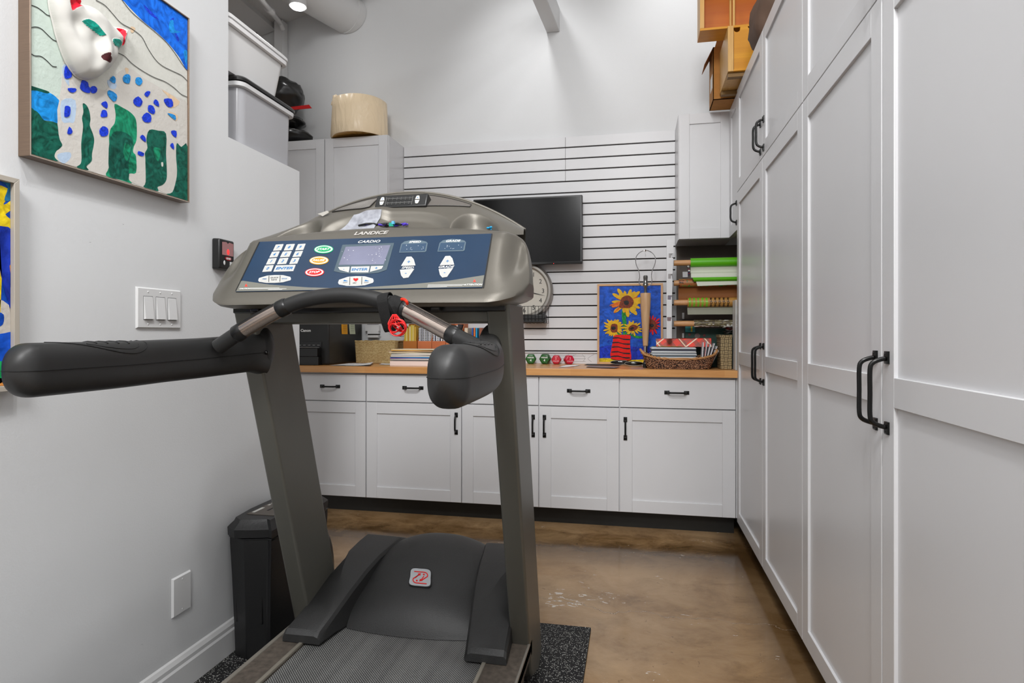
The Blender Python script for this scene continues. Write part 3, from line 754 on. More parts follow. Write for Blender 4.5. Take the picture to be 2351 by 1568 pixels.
# speaker grilles
def hn(u, v):
    a = hood2(u + .004, v) - hood2(u - .004, v); c = hood2(u, min(1, v + .02)) - hood2(u, v - .02); n = a.cross(c).normalized(); return n if n.y < 0 else -n
def m_perf():
    m = mat('perforated_grille', '5a5550', .4, metal=.3); nt = m.node_tree; bs = nt.nodes['Principled BSDF']
    vo = nt.nodes.new('ShaderNodeTexVoronoi'); vo.inputs['Scale'].default_value = 260; vo.inputs['Randomness'].default_value = 0; vo.voronoi_dimensions = '2D'
    nt.links.new(mapped(nt, (1, 1.4, 1), rot=(0, 0, .78)), vo.inputs['Vector'])
    f = math_node(nt, 'LESS_THAN', vo.outputs['Distance'], .36); nt.links.new(mix_node(nt, f, '8a847e', '0c0b0a'), bs.inputs['Base Color']); return m
M_PERF = m_perf()
for s in (-1, 1):
    b = MB(); ua, ub = .5 + s * .098, .5 + s * (.268 if s < 0 else .285)
    def g(u, v, off=.0015):
        uu_ = lerp(ua, ub, u); cz = crest(uu_ * 2 - 1); va = ((1.466 - 1.368) / (cz - 1.368)) ** (1 / .9); vb = max(va + .01, ((cz - .014 - 1.368) / (cz - 1.368)) ** (1 / .9)); vv_ = lerp(va, vb, v)
        return hood2(uu_, vv_) + hn(uu_, vv_) * off
    b.grid(g, 24, 6); 
    edge = [g(i / 24, 0, .002) for i in range(25)] + [g(1, 1, .002)] + [g(1 - i / 24, 1, .002) for i in range(1, 25)]
    b.tube(edge, .0016, 6, 1, closed=True); b.build('speaker_grille', [M_PERF, M_CONSD], ch)
# LANDICE lettering on the ridge band, CARDIO on panel
lp = onP(853, 535.5, PB, PN); 
b = MB(); b.text('LANDICE', lp + PN * .0005, (1, 0, 0), PV, .0112, 0, .0012, shear=.25, bold=.03, sx=1.4); b.build('maker_lettering', mat('chrome_letters', 'd8d4ce', .25, metal=.5), T)
# fan
fc = hood2(.5 - .035, .93); fc = onY(922, 462, hood2(.465, .70).y - .022)
fu = Vector((1, 0, .0)); fv = Vector((0, .45, .89)).normalized(); fn = fu.cross(fv).normalized()
M = frameM(fc, fu, fv, fn); b = MB(); W, H = .079, .0235
rr_ = smooth_poly([(-W, -H), (-W * .96, H * 1.0), (-W * .5, H * 1.02), (W * .5, H * 1.02), (W * .96, H), (W, -H), (W * .5, -H * 1.05), (-W * .5, -H * 1.05)], 3)
b.box(-W, W, -H, H, -.035, .003, 0, M)
fan = b.build('fan_unit', M_BLACKP, T, bevel=.005, seg=3)
b = MB()
for row in (0, 1):
    y = .006 if row == 0 else -.0095
    b.box(-.045, .033, y - .0058, y + .0062, .0032, .0038, 0, M)
    b.box(-.045, .033, y - .0008, y + .0008, .0038, .0055, 1, M)
    for k in range(6): x = -.039 + k * .0128; b.box(x - .0006, x + .0006, y - .0052, y + .0056, .0038, .0048, 1, M)
for x in (-.046, .034): b.box(x - .0008, x + .0008, -.017, .014, .003, .0042, 1, M)
b.build('fan_vent', [M_BLACK, mat('vent_fin', '5a5a58', .4)], fan)
M_KEY = mat('key_silver', 'c2c2be', .35); M_BLUEP = mat('key_blue_print', '1670b0', .4)
def tri_button(M, cx, cy, s, up, sign, parent, name='button', extra=None):
    b = MB(); k = 1 if up else -1
    o = [(-.30, .5), (-.14, .62), (.14, .62), (.30, .5), (.50, -.5), (-.50, -.5)] if up else [(-.50, .5), (.50, .5), (.30, -.5), (.14, -.62), (-.14, -.62), (-.30, -.5)]
    b.prism([M @ Vector((cx + x * s, cy + y * s * .8, .0)) for x, y in o], (M.to_3x3() @ Vector((0, 0, .002))), 0)
    R = M.to_3x3(); b.text(sign, M @ Vector((cx, cy, .0021)), R @ Vector((1, 0, 0)), R @ Vector((0, 1, 0)), s * .42, 1, .0003, bold=.02)
    return b.build(name, [M_KEY, M_BLUEP], parent, bevel=.0005)
M2 = M @ Matrix.Translation((0, 0, .0031))
for cx in (-.058, .049):
    tri_button(M2, cx, .0070, .0140, True, '+', fan); tri_button(M2, cx, -.0072, .0140, False, '-', fan)

# --- control panel: everything laid out in panel coordinates
def pp(px, py, h=0.0): return onP(px, py, PB + PN * .0035, PN) + PN * h
def pw(q): return onP(q[0], q[1], PB + PN * .0035, PN)
PR = frameM((0, 0, 0), (1, 0, 0), PV, PN)
b = MB(); quad = [(596, 555), (1130.5, 536), (1107, 660), (541, 669.5)]
Q = [pw(q) for q in quad]; b.prism(Q, -PN * .006, 0)
# grey swoosh at the bottom
def z3(x, y): return (480 + x * .32327, 420 + y * .32327)      # coordinates read in an enlargement of the console
sw = [z3(190, 770), z3(215, 700), z3(240, 695)] + [z3(*q) for q in ((430, 722), (700, 742), (900, 748), (1100, 742), (1400, 722), (1700, 695), (1955, 655))] + [z3(1940, 738)]
b.prism([pp(x, y, .0001) for x, y in sw], PN * .0002, 1)
b.prism([pp(*z3(*q), .0002) for q in ((186, 768), (354, 420), (362, 420), (194, 768))], PN * .0004, 2)
b.prism([pp(*z3(*q), .0002) for q in ((1943, 742), (2006, 362), (2012, 360), (1951, 742))], PN * .0004, 2)
M_PBLUE = mat('panel_blue', '1c3550', .28, var=.12, vscale=5)
panel = b.build('control_panel', [M_PBLUE, mat('panel_grey', '76766e', .4), M_BLACK, M_WHITE], T)
def ptext(b, s, x, y, size, mi, bold=.02, shear=.0, sx=1.0, h=.0006):
    c = pp(*z3(x, y), h); b.text(s, c, (1, 0, 0), PV, size, mi, .0003, bold=bold, shear=shear, sx=sx)
PXM = 1.49 / F_PX * .32327       # metres per enlargement pixel on the panel, about
def key(name, corners, label, mats, tsize=.009, shear=0, tall=.0016, rim=None, lab_xy=None, bold=.02, sx=1.0):
    b = MB(); P = [pp(*z3(*q), .0) for q in corners]; c = sum(P, Vector()) / len(P)
    b.prism(P, PN * tall, 0)
    inner = [c + (p - c) * .86 for p in P]; b.prism([p + PN * tall for p in inner], PN * .0003, 1)
    if label: b.text(label, (pp(*z3(*lab_xy)) if lab_xy else c) + PN * (tall + .0003), (1, 0, 0), PV, tsize, 2, .0003, shear=shear, bold=bold, sx=sx)
    return b.build(name, mats, panel, bevel=.0003)
KM = [mat('key_rim', 'e0e0dc', .3), M_KEY, M_BLUEP]
rows = [(441, [(468, 533), (540, 612), (623, 688)]), ]
# four keypad rows: top-left corners drift left going down
lay = [((437, 482), 22, ['7', '8', '9'], (462, 532, 538, 613, 620, 689)), ((488, 530), 22, ['4', '5', '6'], (436, 505, 512, 590, 600, 670)),
       ((536, 580), 22, ['1', '2', '3'], (412, 484, 490, 567, 577, 646)), ((586, 632), 22, ['0', 'ENTER', None], (386, 462, 464, 618, 0, 0))]
for (y0, y1), sk, labs, xs_ in lay:
    for k, l in enumerate(labs):
        if l is None: continue
        xa, xb = xs_[2 * k], xs_[2 * k + 1]
        sl = -(k * 1.5)
        key('keypad_button', [(xa + 14, y0 + 4 + sl), (xb - 2, y0 + sl), (xb - 20, y1 - 2 + sl), (xa - 6, y1 + 2 + sl)], l, KM, .0085 if l != 'ENTER' else .0078, .25, bold=.03, sx=1.0 if l != 'ENTER' else 1.45)
def ell(cx, cy, rx, ry, n=36, tilt=-.03): return [(cx + rx * math.cos(2 * math.pi * k / n), cy + ry * math.sin(2 * math.pi * k / n) + tilt * rx * math.cos(2 * math.pi * k / n)) for k in range(n)]
for cx, cy, l, colr, colo in ((815, 473, 'START', '00a060', '10b878'), (782, 552, 'PAUSE', 'e89008', 'f0a818'), (750, 636, 'STOP', 'f00808', 'f02010')):
    b = MB(); mo = mat('button_rim_' + l.lower(), colo, .3); mc = mat('button_' + l.lower(), colr, .3)
    b.prism([pp(*z3(*q)) for q in ell(cx, cy, 68, 29)], PN * .0010, 0); b.prism([pp(*z3(*q), .0010) for q in ell(cx, cy, 63, 25)], PN * .0004, 1); b.prism([pp(*z3(*q), .0014) for q in ell(cx, cy, 52, 19)], PN * .0004, 2)
    b.text(l, pp(*z3(cx, cy), .0019), (1, 0, 0), PV, .0072, 1, .0003, shear=.2, bold=.02, sx=1.15)
    b.build('control_button', [mo, M_WHITE, mc], panel)
# LCD block
b = MB()
b.prism([pp(*z3(*q), .0001) for q in ((948, 440), (1315, 427), (1262, 618), (1200, 640), (1060, 650), (940, 640), (886, 628))], PN * .0006, 0)
b.prism([pp(*z3(*q), .0007) for q in ((968, 452), (1298, 440), (1250, 592), (917, 598))], PN * .0004, 0)
b.prism([pp(*z3(*q), .0011) for q in ((972, 456), (1290, 443), (1240, 580), (922, 584))], PN * .0002, 1)
for k in range(26):
    x = rnd.uniform(1180, 1262) if k < 14 else rnd.uniform(940, 1200); y = rnd.uniform(455, 575)
    b.prism([pp(*z3(*q), .0013) for q in ell(x, y, rnd.uniform(1, 4), rnd.uniform(1, 3), 6)], PN * .0001, 2)
b.build('display_screen', [mat('lcd_bezel', '4c5c66', .35), mat('lcd_glass', '7a7c92', .12, var=.15, vscale=10), mat('dust_speck', 'c8c8d0', .6)], panel)
key('control_button', [(918, 600), (1000, 598), (992, 638), (930, 620)], '-', KM, .007, 0)
key('control_button', [(1012, 598), (1142, 595), (1132, 638), (1006, 638)], 'ENTER', KM, .0078, .0, bold=.02, sx=1.3)
key('control_button', [(1152, 594), (1238, 592), (1226, 612), (1144, 634)], '+', KM, .009, 0)
# speed and grade windows
for cx, cy, l in ((1455, 450, 'SPEED'), (1727, 443, 'GRADE')):
    b = MB()
    o = [(cx - 105, cy + 46), (cx - 90, cy - 16), (cx - 66, cy - 34), (cx - 8, cy - 45), (cx + 50, cy - 42), (cx + 88, cy - 32), (cx + 98, cy - 20), (cx + 88, cy + 36), (cx + 76, cy + 42)]
    b.prism([pp(*z3(*q), .0001) for q in o], PN * .0006, 0)
    b.prism([pp(*z3(*q), .0007) for q in ((cx - 98, cy + 40), (cx - 82, cy - 14), (cx + 90, cy - 20), (cx + 78, cy + 34))], PN * .0003, 1)
    for k in range(10): b.prism([pp(*z3(*q), .0010) for q in ell(cx + rnd.uniform(-70, 70), cy + rnd.uniform(-8, 28), 3, 2, 6)], PN * .0001, 2)
    b.text(l, pp(*z3(cx + 8, cy - 30), .0009), (1, 0, 0), PV, .0065, 3, .0002, shear=.2, bold=.02, sx=1.25)
    b.build('readout_window', [mat('window_rim', '5a6c78', .35), mat('window_glass', '3a5068', .1), mat('dust_speck2', 'b8c0c8', .6), M_WHITE], panel)
for cx, cy, l in ((1412, 602, 'SPEED'), (1687, 597, 'GRADE')):
    for up in (1, 0):
        if up: o = [(cx - 47, cy - 10), (cx - 8, cy - 74), (cx + 26, cy - 76), (cx + 42, cy - 58), (cx + 55, cy - 14)]; lc = (cx + 8, cy - 38)
        else: o = [(cx - 55, cy + 18), (cx + 46, cy + 11), (cx + 4, cy + 72), (cx - 30, cy + 77), (cx - 46, cy + 58)]; lc = (cx - 12, cy + 40)
        key('control_button', o, '+' if up else '-', KM, .011, 0, tall=.0018, lab_xy=lc, bold=.01)
for s_, x_, y_, z_, k_ in (('SPEED', 1412, 602, .0070, 1.15), ('GRADE', 1687, 597, .0070, 1.2), ('CARDIO', 1138, 417, .0085, 1.35)):
    b = MB(); ptext(b, s_, x_, y_, z_, 0, bold=.012, shear=.25, sx=k_); b.build('lettering', M_WHITE, panel)
b = MB()
b = MB(); ptext(b, 'CAUTION', 256, 751, .0040, 0, shear=.2, sx=1.2); CB = b; b = MB(); ptext(b, 'ATTENTION', 1876, 723, .0046, 0, shear=.2, sx=1.2)
for y, xs_ in ((746, (295, 500)), (752, (295, 550)), (757, (420, 520))):
    CB.prism([pp(*z3(*q), .0004) for q in ((xs_[0], y), (xs_[1], y - 1), (xs_[1], y + 1), (xs_[0], y + 2))], PN * .0002, 0)
for y, xs_ in ((724, (1555, 1815)), (732, (1552, 1800)), (740, (1550, 1690))):
    b.prism([pp(*z3(*q), .0004) for q in ((xs_[0], y), (xs_[1], y - 4), (xs_[1], y - 2), (xs_[0], y + 2))], PN * .0002, 0)
for bb_, x, y in ((CB, 264, 727), (b, 1885, 695)): bb_.prism([pp(*z3(*q), .0004) for q in ((x - 11, y + 10), (x + 11, y + 9), (x, y - 12))], PN * .0002, 1)
M_WR = mat('warning_red', 'e84030', .5); b.build('warning_text', [M_WHITE, M_WR], panel); CB.build('warning_text', [M_WHITE, M_WR], panel)
# pill button groups
for cx, cy, rx, ry, kind in ((467, 684, 116, 27, 0), (1044, 699, 126, 34, 1)):
    b = MB()
    def pill(sc, hh): return [pp(*z3(cx + (rx * sc) * a, cy + (ry * sc) * c_ - .03 * rx * a), hh) for a, c_ in [(-1, .25), (-.95, -.35), (-.45, -.92), (0, -1.0), (.5, -.92), (.96, -.4), (1, .1), (.95, .45), (.5, .92), (0, 1.02), (-.5, .95), (-.95, .6)]]
    b.prism(pill(1, 0), PN * .0014, 0); b.prism(pill(.9, .0014), PN * .0004, 1)
    for s in (-.34, .34): b.prism([pp(*z3(cx + rx * s + d, cy + e * ry * .8 - .03 * rx * s), .0018) for d, e in ((-3, 1), (-1, -1), (3, -1), (1, 1))], PN * .0003, 2)
    if kind == 0:
        b.text('QUICK', pp(*z3(cx + 1, cy - 8), .0020), (1, 0, 0), PV, .0042, 2, .0003, sx=1.2); b.text('KEYS', pp(*z3(cx - 2, cy + 7), .0020), (1, 0, 0), PV, .0042, 2, .0003, sx=1.2)
        b.text('SPEED', pp(*z3(cx - 70, cy + 1), .0020), (1, 0, 0), PV, .0032, 3, .0003); b.text('GRADE', pp(*z3(cx + 70, cy - 1), .0020), (1, 0, 0), PV, .0032, 3, .0003)
    else:
        hc = (cx, cy - 9); H = []
        for k in range(24):
            a = 2 * math.pi * k / 24; H.append((hc[0] + 16 * math.sin(a) ** 3 * 1.15, hc[1] - (13 * math.cos(a) - 5 * math.cos(2 * a) - 2 * math.cos(3 * a)) * .9))
        b.prism([pp(*z3(*q), .0019) for q in H], PN * .0004, 4); b.text('HRC', pp(*z3(cx - 8, cy + 15), .0020), (1, 0, 0), PV, .0034, 2, .0003, shear=.2)
        for s in (-74, 76):
            b.prism([pp(*z3(*q), .0019) for q in ((cx + s - 16, cy + 3), (cx + s - 6, cy - 8), (cx + s + 4, cy - 3), (cx + s + 16, cy + 0), (cx + s + 16, cy + 3))], PN * .0003, 3); b.prism([pp(*z3(*q), .0019) for q in ((cx + s - 18, cy + 12), (cx + s + 14, cy + 11), (cx + s + 14, cy + 13), (cx + s - 18, cy + 14))], PN * .0003, 2)
    b.build('control_button', [KM[0], M_KEY, M_BLACK, M_BLUEP, M_RED], panel)

# --- armrests
def arm_path(s):
    # s=-1 left, +1 right : centre line (x, y, z)
    if s > 0: pts = [(-.266, .86), (-.267, .95), (-.274, 1.08), (-.290, 1.20), (-.312, 1.29), (-.333, 1.37), (-.350, 1.45), (-.352, 1.50)]
    else: pts = [(-1.030, .872), (-1.034, .96), (-1.044, 1.08), (-1.052, 1.20), (-1.047, 1.30), (-1.030, 1.38), (-1.010, 1.45), (-1.008, 1.51)]
    zz = [1.048, 1.048, 1.048, 1.050, 1.052, 1.056, 1.060, 1.062]
    return catmull([(x, y, z) for (x, y), z in zip(pts, zz)], 6)
for s in (-1, 1):
    path = arm_path(s); n = len(path); N = 40
    def sec(i, a, k=1.0, grow=0.0):
        p = path[i]; t = (path[min(i + 1, n - 1)] - path[max(i - 1, 0)]).normalized(); r = t.cross(Vector((0, 0, 1))).normalized()
        hh = lerp(.0475, .050, i / n) + (.014 * smoothstep(.82, 1, i / n)); ww = .032
        e = .72
        cx = math.copysign(abs(math.cos(a)) ** e, math.cos(a)); cz = math.copysign(abs(math.sin(a)) ** e, math.sin(a))
        return p + r * (cx * (ww * k + grow)) + Vector((0, 0, cz * (hh * k + grow)))
    def surf(t, a, grow=0.0):       # t<0: end cap
        if t >= 0:
            i = min(n - 1, int(round(t * (n - 1)))); return sec(i, a, 1, grow)
        q = -t * math.pi / 2; p = sec(0, a, math.cos(q), grow * math.cos(q))
        return p - (path[1] - path[0]).normalized() * ((.040 + grow) * math.sin(q))
    b = MB(); rings = [[surf(-(1 - k / 9), 2 * math.pi * j / N) for j in range(N)] for k in range(0, 9)] + [[surf(k / (n - 1), 2 * math.pi * j / N) for j in range(N)] for k in range(n)]
    for j in range(N): rings[0][j] = surf(-.97, 2 * math.pi * j / N)
    b.loft(rings, 0)
    arm = b.build('armrest', M_RUB, T, smooth=60)
    # moulding seam round both sides and the end
    seam = [surf(k / (n - 1), 0.0, .0002) for k in range(n - 1, -1, -1)] + [surf(-k / 8, 0.0, .0002) for k in range(1, 8)] + [surf(-k / 8, math.pi, .0002) for k in range(7, 0, -1)] + [surf(k / (n - 1), math.pi, .0002) for k in range(n)]
    b = MB(); b.tube(seam, .0009, 6); b.build('seam', M_RUBD, arm)
    # grip saddle over the top: outline and finger ridges on both flanks
    b = MB()
    for side in (0, 1):
        def A(v): return lerp(math.pi / 2, .25, v) if side == 0 else lerp(math.pi / 2, math.pi - .25, v)
        def sp_(t, v, g=.0003): return surf_lin(t, A(v), g)
        def surf_lin(t, a, g):
            x = ((t - .16) * .70 + .06) * (n - 1); i = int(x); f = x - i; return sec(i, a, 1, g).lerp(sec(min(i + 1, n - 1), a, 1, g), f)
        out = [sp_(.16, 0), sp_(.22, .22), sp_(.30, .50), sp_(.38, .75), sp_(.44, .88), sp_(.50, .90), sp_(.545, .72), sp_(.56, .4), sp_(.555, 0)]
        b.tube(catmull(out, 5), .0010, 6, 0)
        inn = [sp_(.30, .35), sp_(.37, .58), sp_(.44, .70), sp_(.49, .70), sp_(.52, .5), sp_(.53, 0)]
        b.tube(catmull(inn, 5), .0008, 6, 1)
        for k, t_ in enumerate((.34, .385, .43, .475)): b.tube(catmull([sp_(t_, 0), sp_(t_ + .008, .2), sp_(t_ + .004, .32 + .03 * k)], 5), .0016, 6, 1)
    b.build('grip_moulding', [M_RUBD, M_RUB], arm)
    # boss on the upright
    b = MB(); e = path[-3]; b.ball((e.x, e.y + .01, e.z + .010), .036, .045, .066, 0, 24, 16); b.build('mounting_boss', M_RUB, arm)
    b = MB(); q = surf(.93, 0 if s < 0 else math.pi, .001); b.ball(q, .006, .006, .006, 0, 10, 8); b.build('screw', M_BLACKM, arm)
# --- curved front handlebar
def bez(a, b_, c, d, t): return a * (1 - t) ** 3 + b_ * (3 * t * (1 - t) ** 2) + c * (3 * t * t * (1 - t)) + d * t ** 3
hb = [onY(500, 797, 1.325), onY(560, 757, 1.33), onY(640, 712, 1.335), onY(700, 689, 1.338), onY(760, 679, 1.34), onY(820, 679, 1.34), onY(880, 692, 1.338), onY(935, 713, 1.335), onY(1032, 765, 1.30), onY(1100, 800, 1.26), onY(1125, 818, 1.24)]
H = catmull(hb, 8)
def hseg(i0, i1): return H[i0 * 8:i1 * 8 + 1]
b = MB(); b.tube(H, .0185, 20); bar = b.build('front_handlebar', M_RUB, T, smooth=60)
for i0, i1 in ((1, 2), (7, 8)):
    seg_ = hseg(i0, i1); b = MB(); b.tube(seg_[0:], .0192, 24, 0)
    b.build('pulse_grip', M_STEEL, bar)
    b = MB()
    for e0, e1 in ((0, 1), (-1, -2)):
        d = (seg_[e0] - seg_[e1]).normalized(); p = seg_[e0]; b = MB()
        b.tube([p, p + d * .004, p + d * .022, p + d * .026], [.0200, .0212, .0212, .0190], 20, 0); b.build('grip_collar', M_BLACKP, bar)
    t_ = (seg_[-1] - seg_[0]).normalized(); rr2 = t_.cross(Vector((0, -1, 0))).normalized()
    for a in (-.5, -.25, 0): 
        q = (Vector((0, -1, 0)) * math.cos(a) - rr2 * math.sin(a + .6)).normalized()
    b = MB()
    for a in (.55, .72, .89, 1.06, 1.23):
        nrm = (Vector((0, -1, 0)) * math.cos(a) + (Vector((0, 0, 1)) - t_ * t_.z).normalized() * math.sin(a)).normalized()
        b.tube([p + nrm * .0190 for p in seg_], .0010, 6)
    b.build('grip_groove', M_RUBD, bar)
# clutter lying in the console tray
b = MB()
for off in (.0015, .0022): b.grid(lambda u, v: hood2(lerp(lerp(.215, .355, v ** .6), .455 + .01 * v, u), lerp(.05, .44, v)) + hn(lerp(.32, .455, u), .3) * off, 14, 10)
tag(b.build('paper_scrap', mat('marbled_paper', '9a9ca4', .7, var=.25, vscale=60)), 'torn grey marbled paper in the left of the console tray', 'paper')
b = MB(); q0 = onY(740, 490, 1.66); b.prism([onP(x, y, q0, Vector((-.3, -.75, .6))) for x, y in ((729, 492), (752, 484), (756, 488), (741, 497), (736, 494))], Vector((-.0003, -.0008, .0006)))
tag(b.build('masking_tape', mat('tape', 'b0aca4', .6)), 'scrap of pale masking tape stuck on the left crest of the treadmill console', 'tape')
# tangled cord bundle and small things
b = MB(); 
for k in range(5):
    pts = [onY(825 + k * 18 + rnd.uniform(-8, 8) + j * 9, 516 + rnd.uniform(-3.5, 2), 1.585 + rnd.uniform(0, .02)) for j in range(6)]
    b.tube(catmull(pts, 5), .0028, 7, k % 3)
tag(b.build('earphone_cord', [M_BLACK, mat('purple_cord', '5038b8', .5), mat('grey_cord', '3c3c40', .5)]), 'tangled black and purple earphone cord in the console tray', 'cord')
b = MB(); c = onY(899, 515, 1.575); b.box(-.006, .006, -.004, .004, -.006, .004, 0, Matrix.Translation(c)); b.box(.002, .009, -.005, .003, .0, .008, 1, Matrix.Translation(c))
tag(b.build('clip', [mat('teal_clip', '10a088', .4), mat('sky_clip', '60b8e8', .4)]), 'tiny teal and sky-blue clip beside the earphone cord', 'clip')
b = MB(); c = onY(1130, 525, 1.62)
for k in range(9): b.ball(c + Vector((rnd.uniform(-.012, .012), rnd.uniform(-.008, .008), rnd.uniform(-.004, .003))), .005, .004, .003, 0, 8, 6)
tag(b.build('blue_tissue', mat('blue_tissue', '18a0d8', .6)), 'crumpled bright blue scrap in the right cup holder', 'tissue')
# chest strap hung on the handlebar
C0 = H[6 * 8 + 2]; C1 = H[7 * 8 - 1]
b = MB()
def strap_loop(ctr, ax, ry, rz, w, mi, drop=0.0, n=28, th=.0022):
    ax = Vector(ax).normalized(); rings = []
    e2 = Vector((0, 0, 1)); e2 = (e2 - ax * ax.dot(e2)).normalized(); e1 = ax.cross(e2)
    for k in range(n):
        a = 2 * math.pi * k / n; sz = rz + (drop * max(0, -math.sin(a)))
        p = ctr + e1 * math.cos(a) * ry + e2 * math.sin(a) * sz; nrm = (e1 * math.cos(a) + e2 * math.sin(a)).normalized()
        rings.append([p - ax * w / 2, p + ax * w / 2, p + ax * w / 2 + nrm * th, p - ax * w / 2 + nrm * th])
    rings.append(rings[0]); b.loft(rings, mi, True, False, False)
M_STRAP = mat('black_velcro', '0a0a0a', .8, bump=.4, bscale=500)
ax = (C1 - C0).normalized()
strap_loop(H[6 * 8 + 1] - Vector((0, 0, .001)), (1, 0, .15), .0212, .0212, .026, 0, .045)
strap_loop(H[6 * 8 + 5], ax, .0208, .0208, .028, 0, .006)
strap_loop(H[6 * 8 + 4] + Vector((0, .002, -.004)), (1, .3, .5), .0245, .0245, .012, 0, .03)
tag(b.build('chest_strap', M_STRAP), 'black hook-and-loop strap wrapped round the treadmill handlebar', 'strap')
b = MB(); tip = onY(903, 738, 1.29); ctr = onY(913, 752, 1.28)
pts = []
for k in range(120):
    a = k * .55; r = .012 + .006 * math.sin(k * .37); pts.append(ctr + Vector((math.cos(a) * r * 1.2, math.sin(k * .21) * .008, math.sin(a) * r * .9 + .003 * math.sin(k * .9))))
b.tube(catmull(pts, 3), .0013, 6, 0)
for dx in (-16, -8, 0, 7, 15, 22): b.tube(catmull([onY(905 + dx * .2, 722, 1.30), onY(907 + dx, 737 + abs(dx) * .4, 1.285), onY(912 + dx * .8, 746, 1.28)], 4), .0014, 6, 0)
tag(b.build('coiled_cord', mat('red_cord', 'd01414', .35)), 'red coiled cord bunched under the black strap', 'cord')
b = MB(); b.tube(catmull([onY(922, 687, 1.315), onY(929, 688, 1.308), onY(934, 693, 1.305), onY(935, 698, 1.31)], 4), .0035, 8, 0)
tag(b.build('safety_clip', mat('orange_red_clip', 'e83010', .35)), 'small orange-red clip poking up beside the black strap on the handlebar', 'clip')
# ------------------------------------------------------------------ framed cat painting on the left wall
def zA(x, y): return (40 + x / 5.8775, y / 5.8775)
def zB(x, y): return (40 + x / 5.8775, 220 + y / 5.8775)
FX = -1.347; CX_ = -1.352
CYa, CYb, CZa, CZb = 1.147, 1.646, 1.523, 2.083
t = thing('cat_painting', 'large framed painting of a spotted white cat with a raised sculpted cat face', 'painting', (XL, 1.397, 1.517))
def frame_mb(x0, x1, ya, yb, za, zb, w, mi=0, b=None):
    b = b or MB()
    def bar(p, q, n1, n2):
        pass
    o = [(ya, za), (yb, za), (yb, zb), (ya, zb)]; i = [(ya + w, za + w), (yb - w, za + w), (yb - w, zb - w), (ya + w, zb - w)]
    for k in range(4):
        a, c = o[k], o[(k + 1) % 4]; d, e = i[(k + 1) % 4], i[k]
        b.hexa([(x0, *a), (x0, *c), (x0, *d), (x0, *e), (x1, *a), (x1, *c), (x1, *d), (x1, *e)], mi)
    return b
frame_mb(XL + .0005, FX, CYa - .0045, CYb + .0045, CZa - .006, CZb + .0045, .0045).build('frame', mat('champagne_frame', '7a6656', .3, metal=.5, stretch=(1, 1, 30), var=.1, vscale=20), t, bevel=.0008)
frame_mb(FX - .001, FX + .0005, CYa - .0040, CYb + .0040, CZa - .0055, CZb + .004, .0022).build('frame_lip', mat('silver_lip', 'c8bcae', .25, metal=.5), t)
def painting_mat(name, col, var=.12, sc=30, rough=.35):
    m = mat(name, col, rough + .1, bump=.6, bscale=90, var=var, vscale=sc, spec=.25)
    if var >= .2:
        for n in m.node_tree.nodes:
            if n.type == 'TEX_NOISE' and abs(n.inputs['Scale'].default_value - sc) < 1e-3: n.inputs['Distortion'].default_value = 2.5
            if n.type == 'VALTORGB': n.color_ramp.elements[1].color = tuple(min(1, x * 1.6 + .01) for x in n.color_ramp.elements[1].color[:3]) + (1,)
    return m
PM = [painting_mat('canvas_cream', 'd4d4cc', .03), painting_mat('pale_green_wash', 'c6d4ca', .08, 6), painting_mat('cat_white', 'cfcbc4', .04, 10), painting_mat('cobalt', '0048c0', .25), painting_mat('sky_blue_paint', '0a78c0', .25),
      painting_mat('deep_green', '004a3c', .45, 25), painting_mat('emerald', '057050', .45, 25), painting_mat('ultramarine', '0c30b0', .25, 60), painting_mat('cerulean', '1a78b8', .2, 60), mat('pencil_line', '2a2e2c', .6),
      painting_mat('peach', 'dfc4a4', .05), painting_mat('pale_blue_wash', 'b4c8de', .08, 12), painting_mat('bright_blue', '0058d0', .3, 20)]
cb = MB(); cb.box(XL + .002, CX_, CYa, CYb, CZa, CZb, 0)
LV = [0]
def cpoly(pts, mi, zf=zA, sub=3, lift=None):
    LV[0] += 1; x = CX_ + .00002 * LV[0] if lift is None else CX_ + lift
    P = [onX(*zf(*q), x) for q in smooth_poly(pts, sub)]
    P = [Vector((x, min(max(p.y, CYa), CYb), min(max(p.z, CZa), CZb))) for p in P]
    cb.prism(P, (.0003, 0, 0), mi)
def cline(pts, zf=zA, wd=.0008):
    P = [onX(*zf(*q), CX_ + .0014) for q in smooth_poly(pts, 5, False)]
    P = [p for p in P if CYa <= p.y <= CYb and CZa <= p.z <= CZb]; cb.tube(P, wd, 5, 9)
# washes
cpoly([(160, -400), (470, -400), (500, 300), (560, 560), (620, 900), (560, 1300), (160, 1180)], 1)
# upper right blue
cpoly([(1400, -60), (1440, 20), (1560, 150), (1700, 290), (1860, 420), (1990, 540), (2090, 650), (2190, 780), (2300, 950), (2420, 800), (2420, -100), (1800, -300)], 12)
for q in ([(1700, 60), (1880, 230), (1900, 270), (1780, 190)], [(2060, 270), (2110, 240), (2090, 300)], [(2120, 430), (2180, 520), (2160, 560)]): cpoly(q, 7)
cpoly([(2050, 300), (2100, 270), (2120, 400), (2210, 430), (2060, 440)], 4); cpoly([(2240, 700), (2290, 690), (2280, 880)], 4)
# left blue block and green
cpoly([(140, 1180), (320, 1230), (450, 1260), (540, 1330), (570, 1400), (560, 1660), (480, 1640), (350, 1620), (140, 1560)], 4)
cpoly([(140, 1150), (240, 1175), (420, 1235), (400, 1262), (260, 1225), (140, 1215)], 5)
cpoly([(140, 190), (230, 195), (290, 240), (360, 330), (480, 350), (570, 390), (555, 450), (565, 560), (605, 660), (560, 720), (520, 760), (510, 830), (560, 885), (400, 850), (140, 780)], 5, zB)
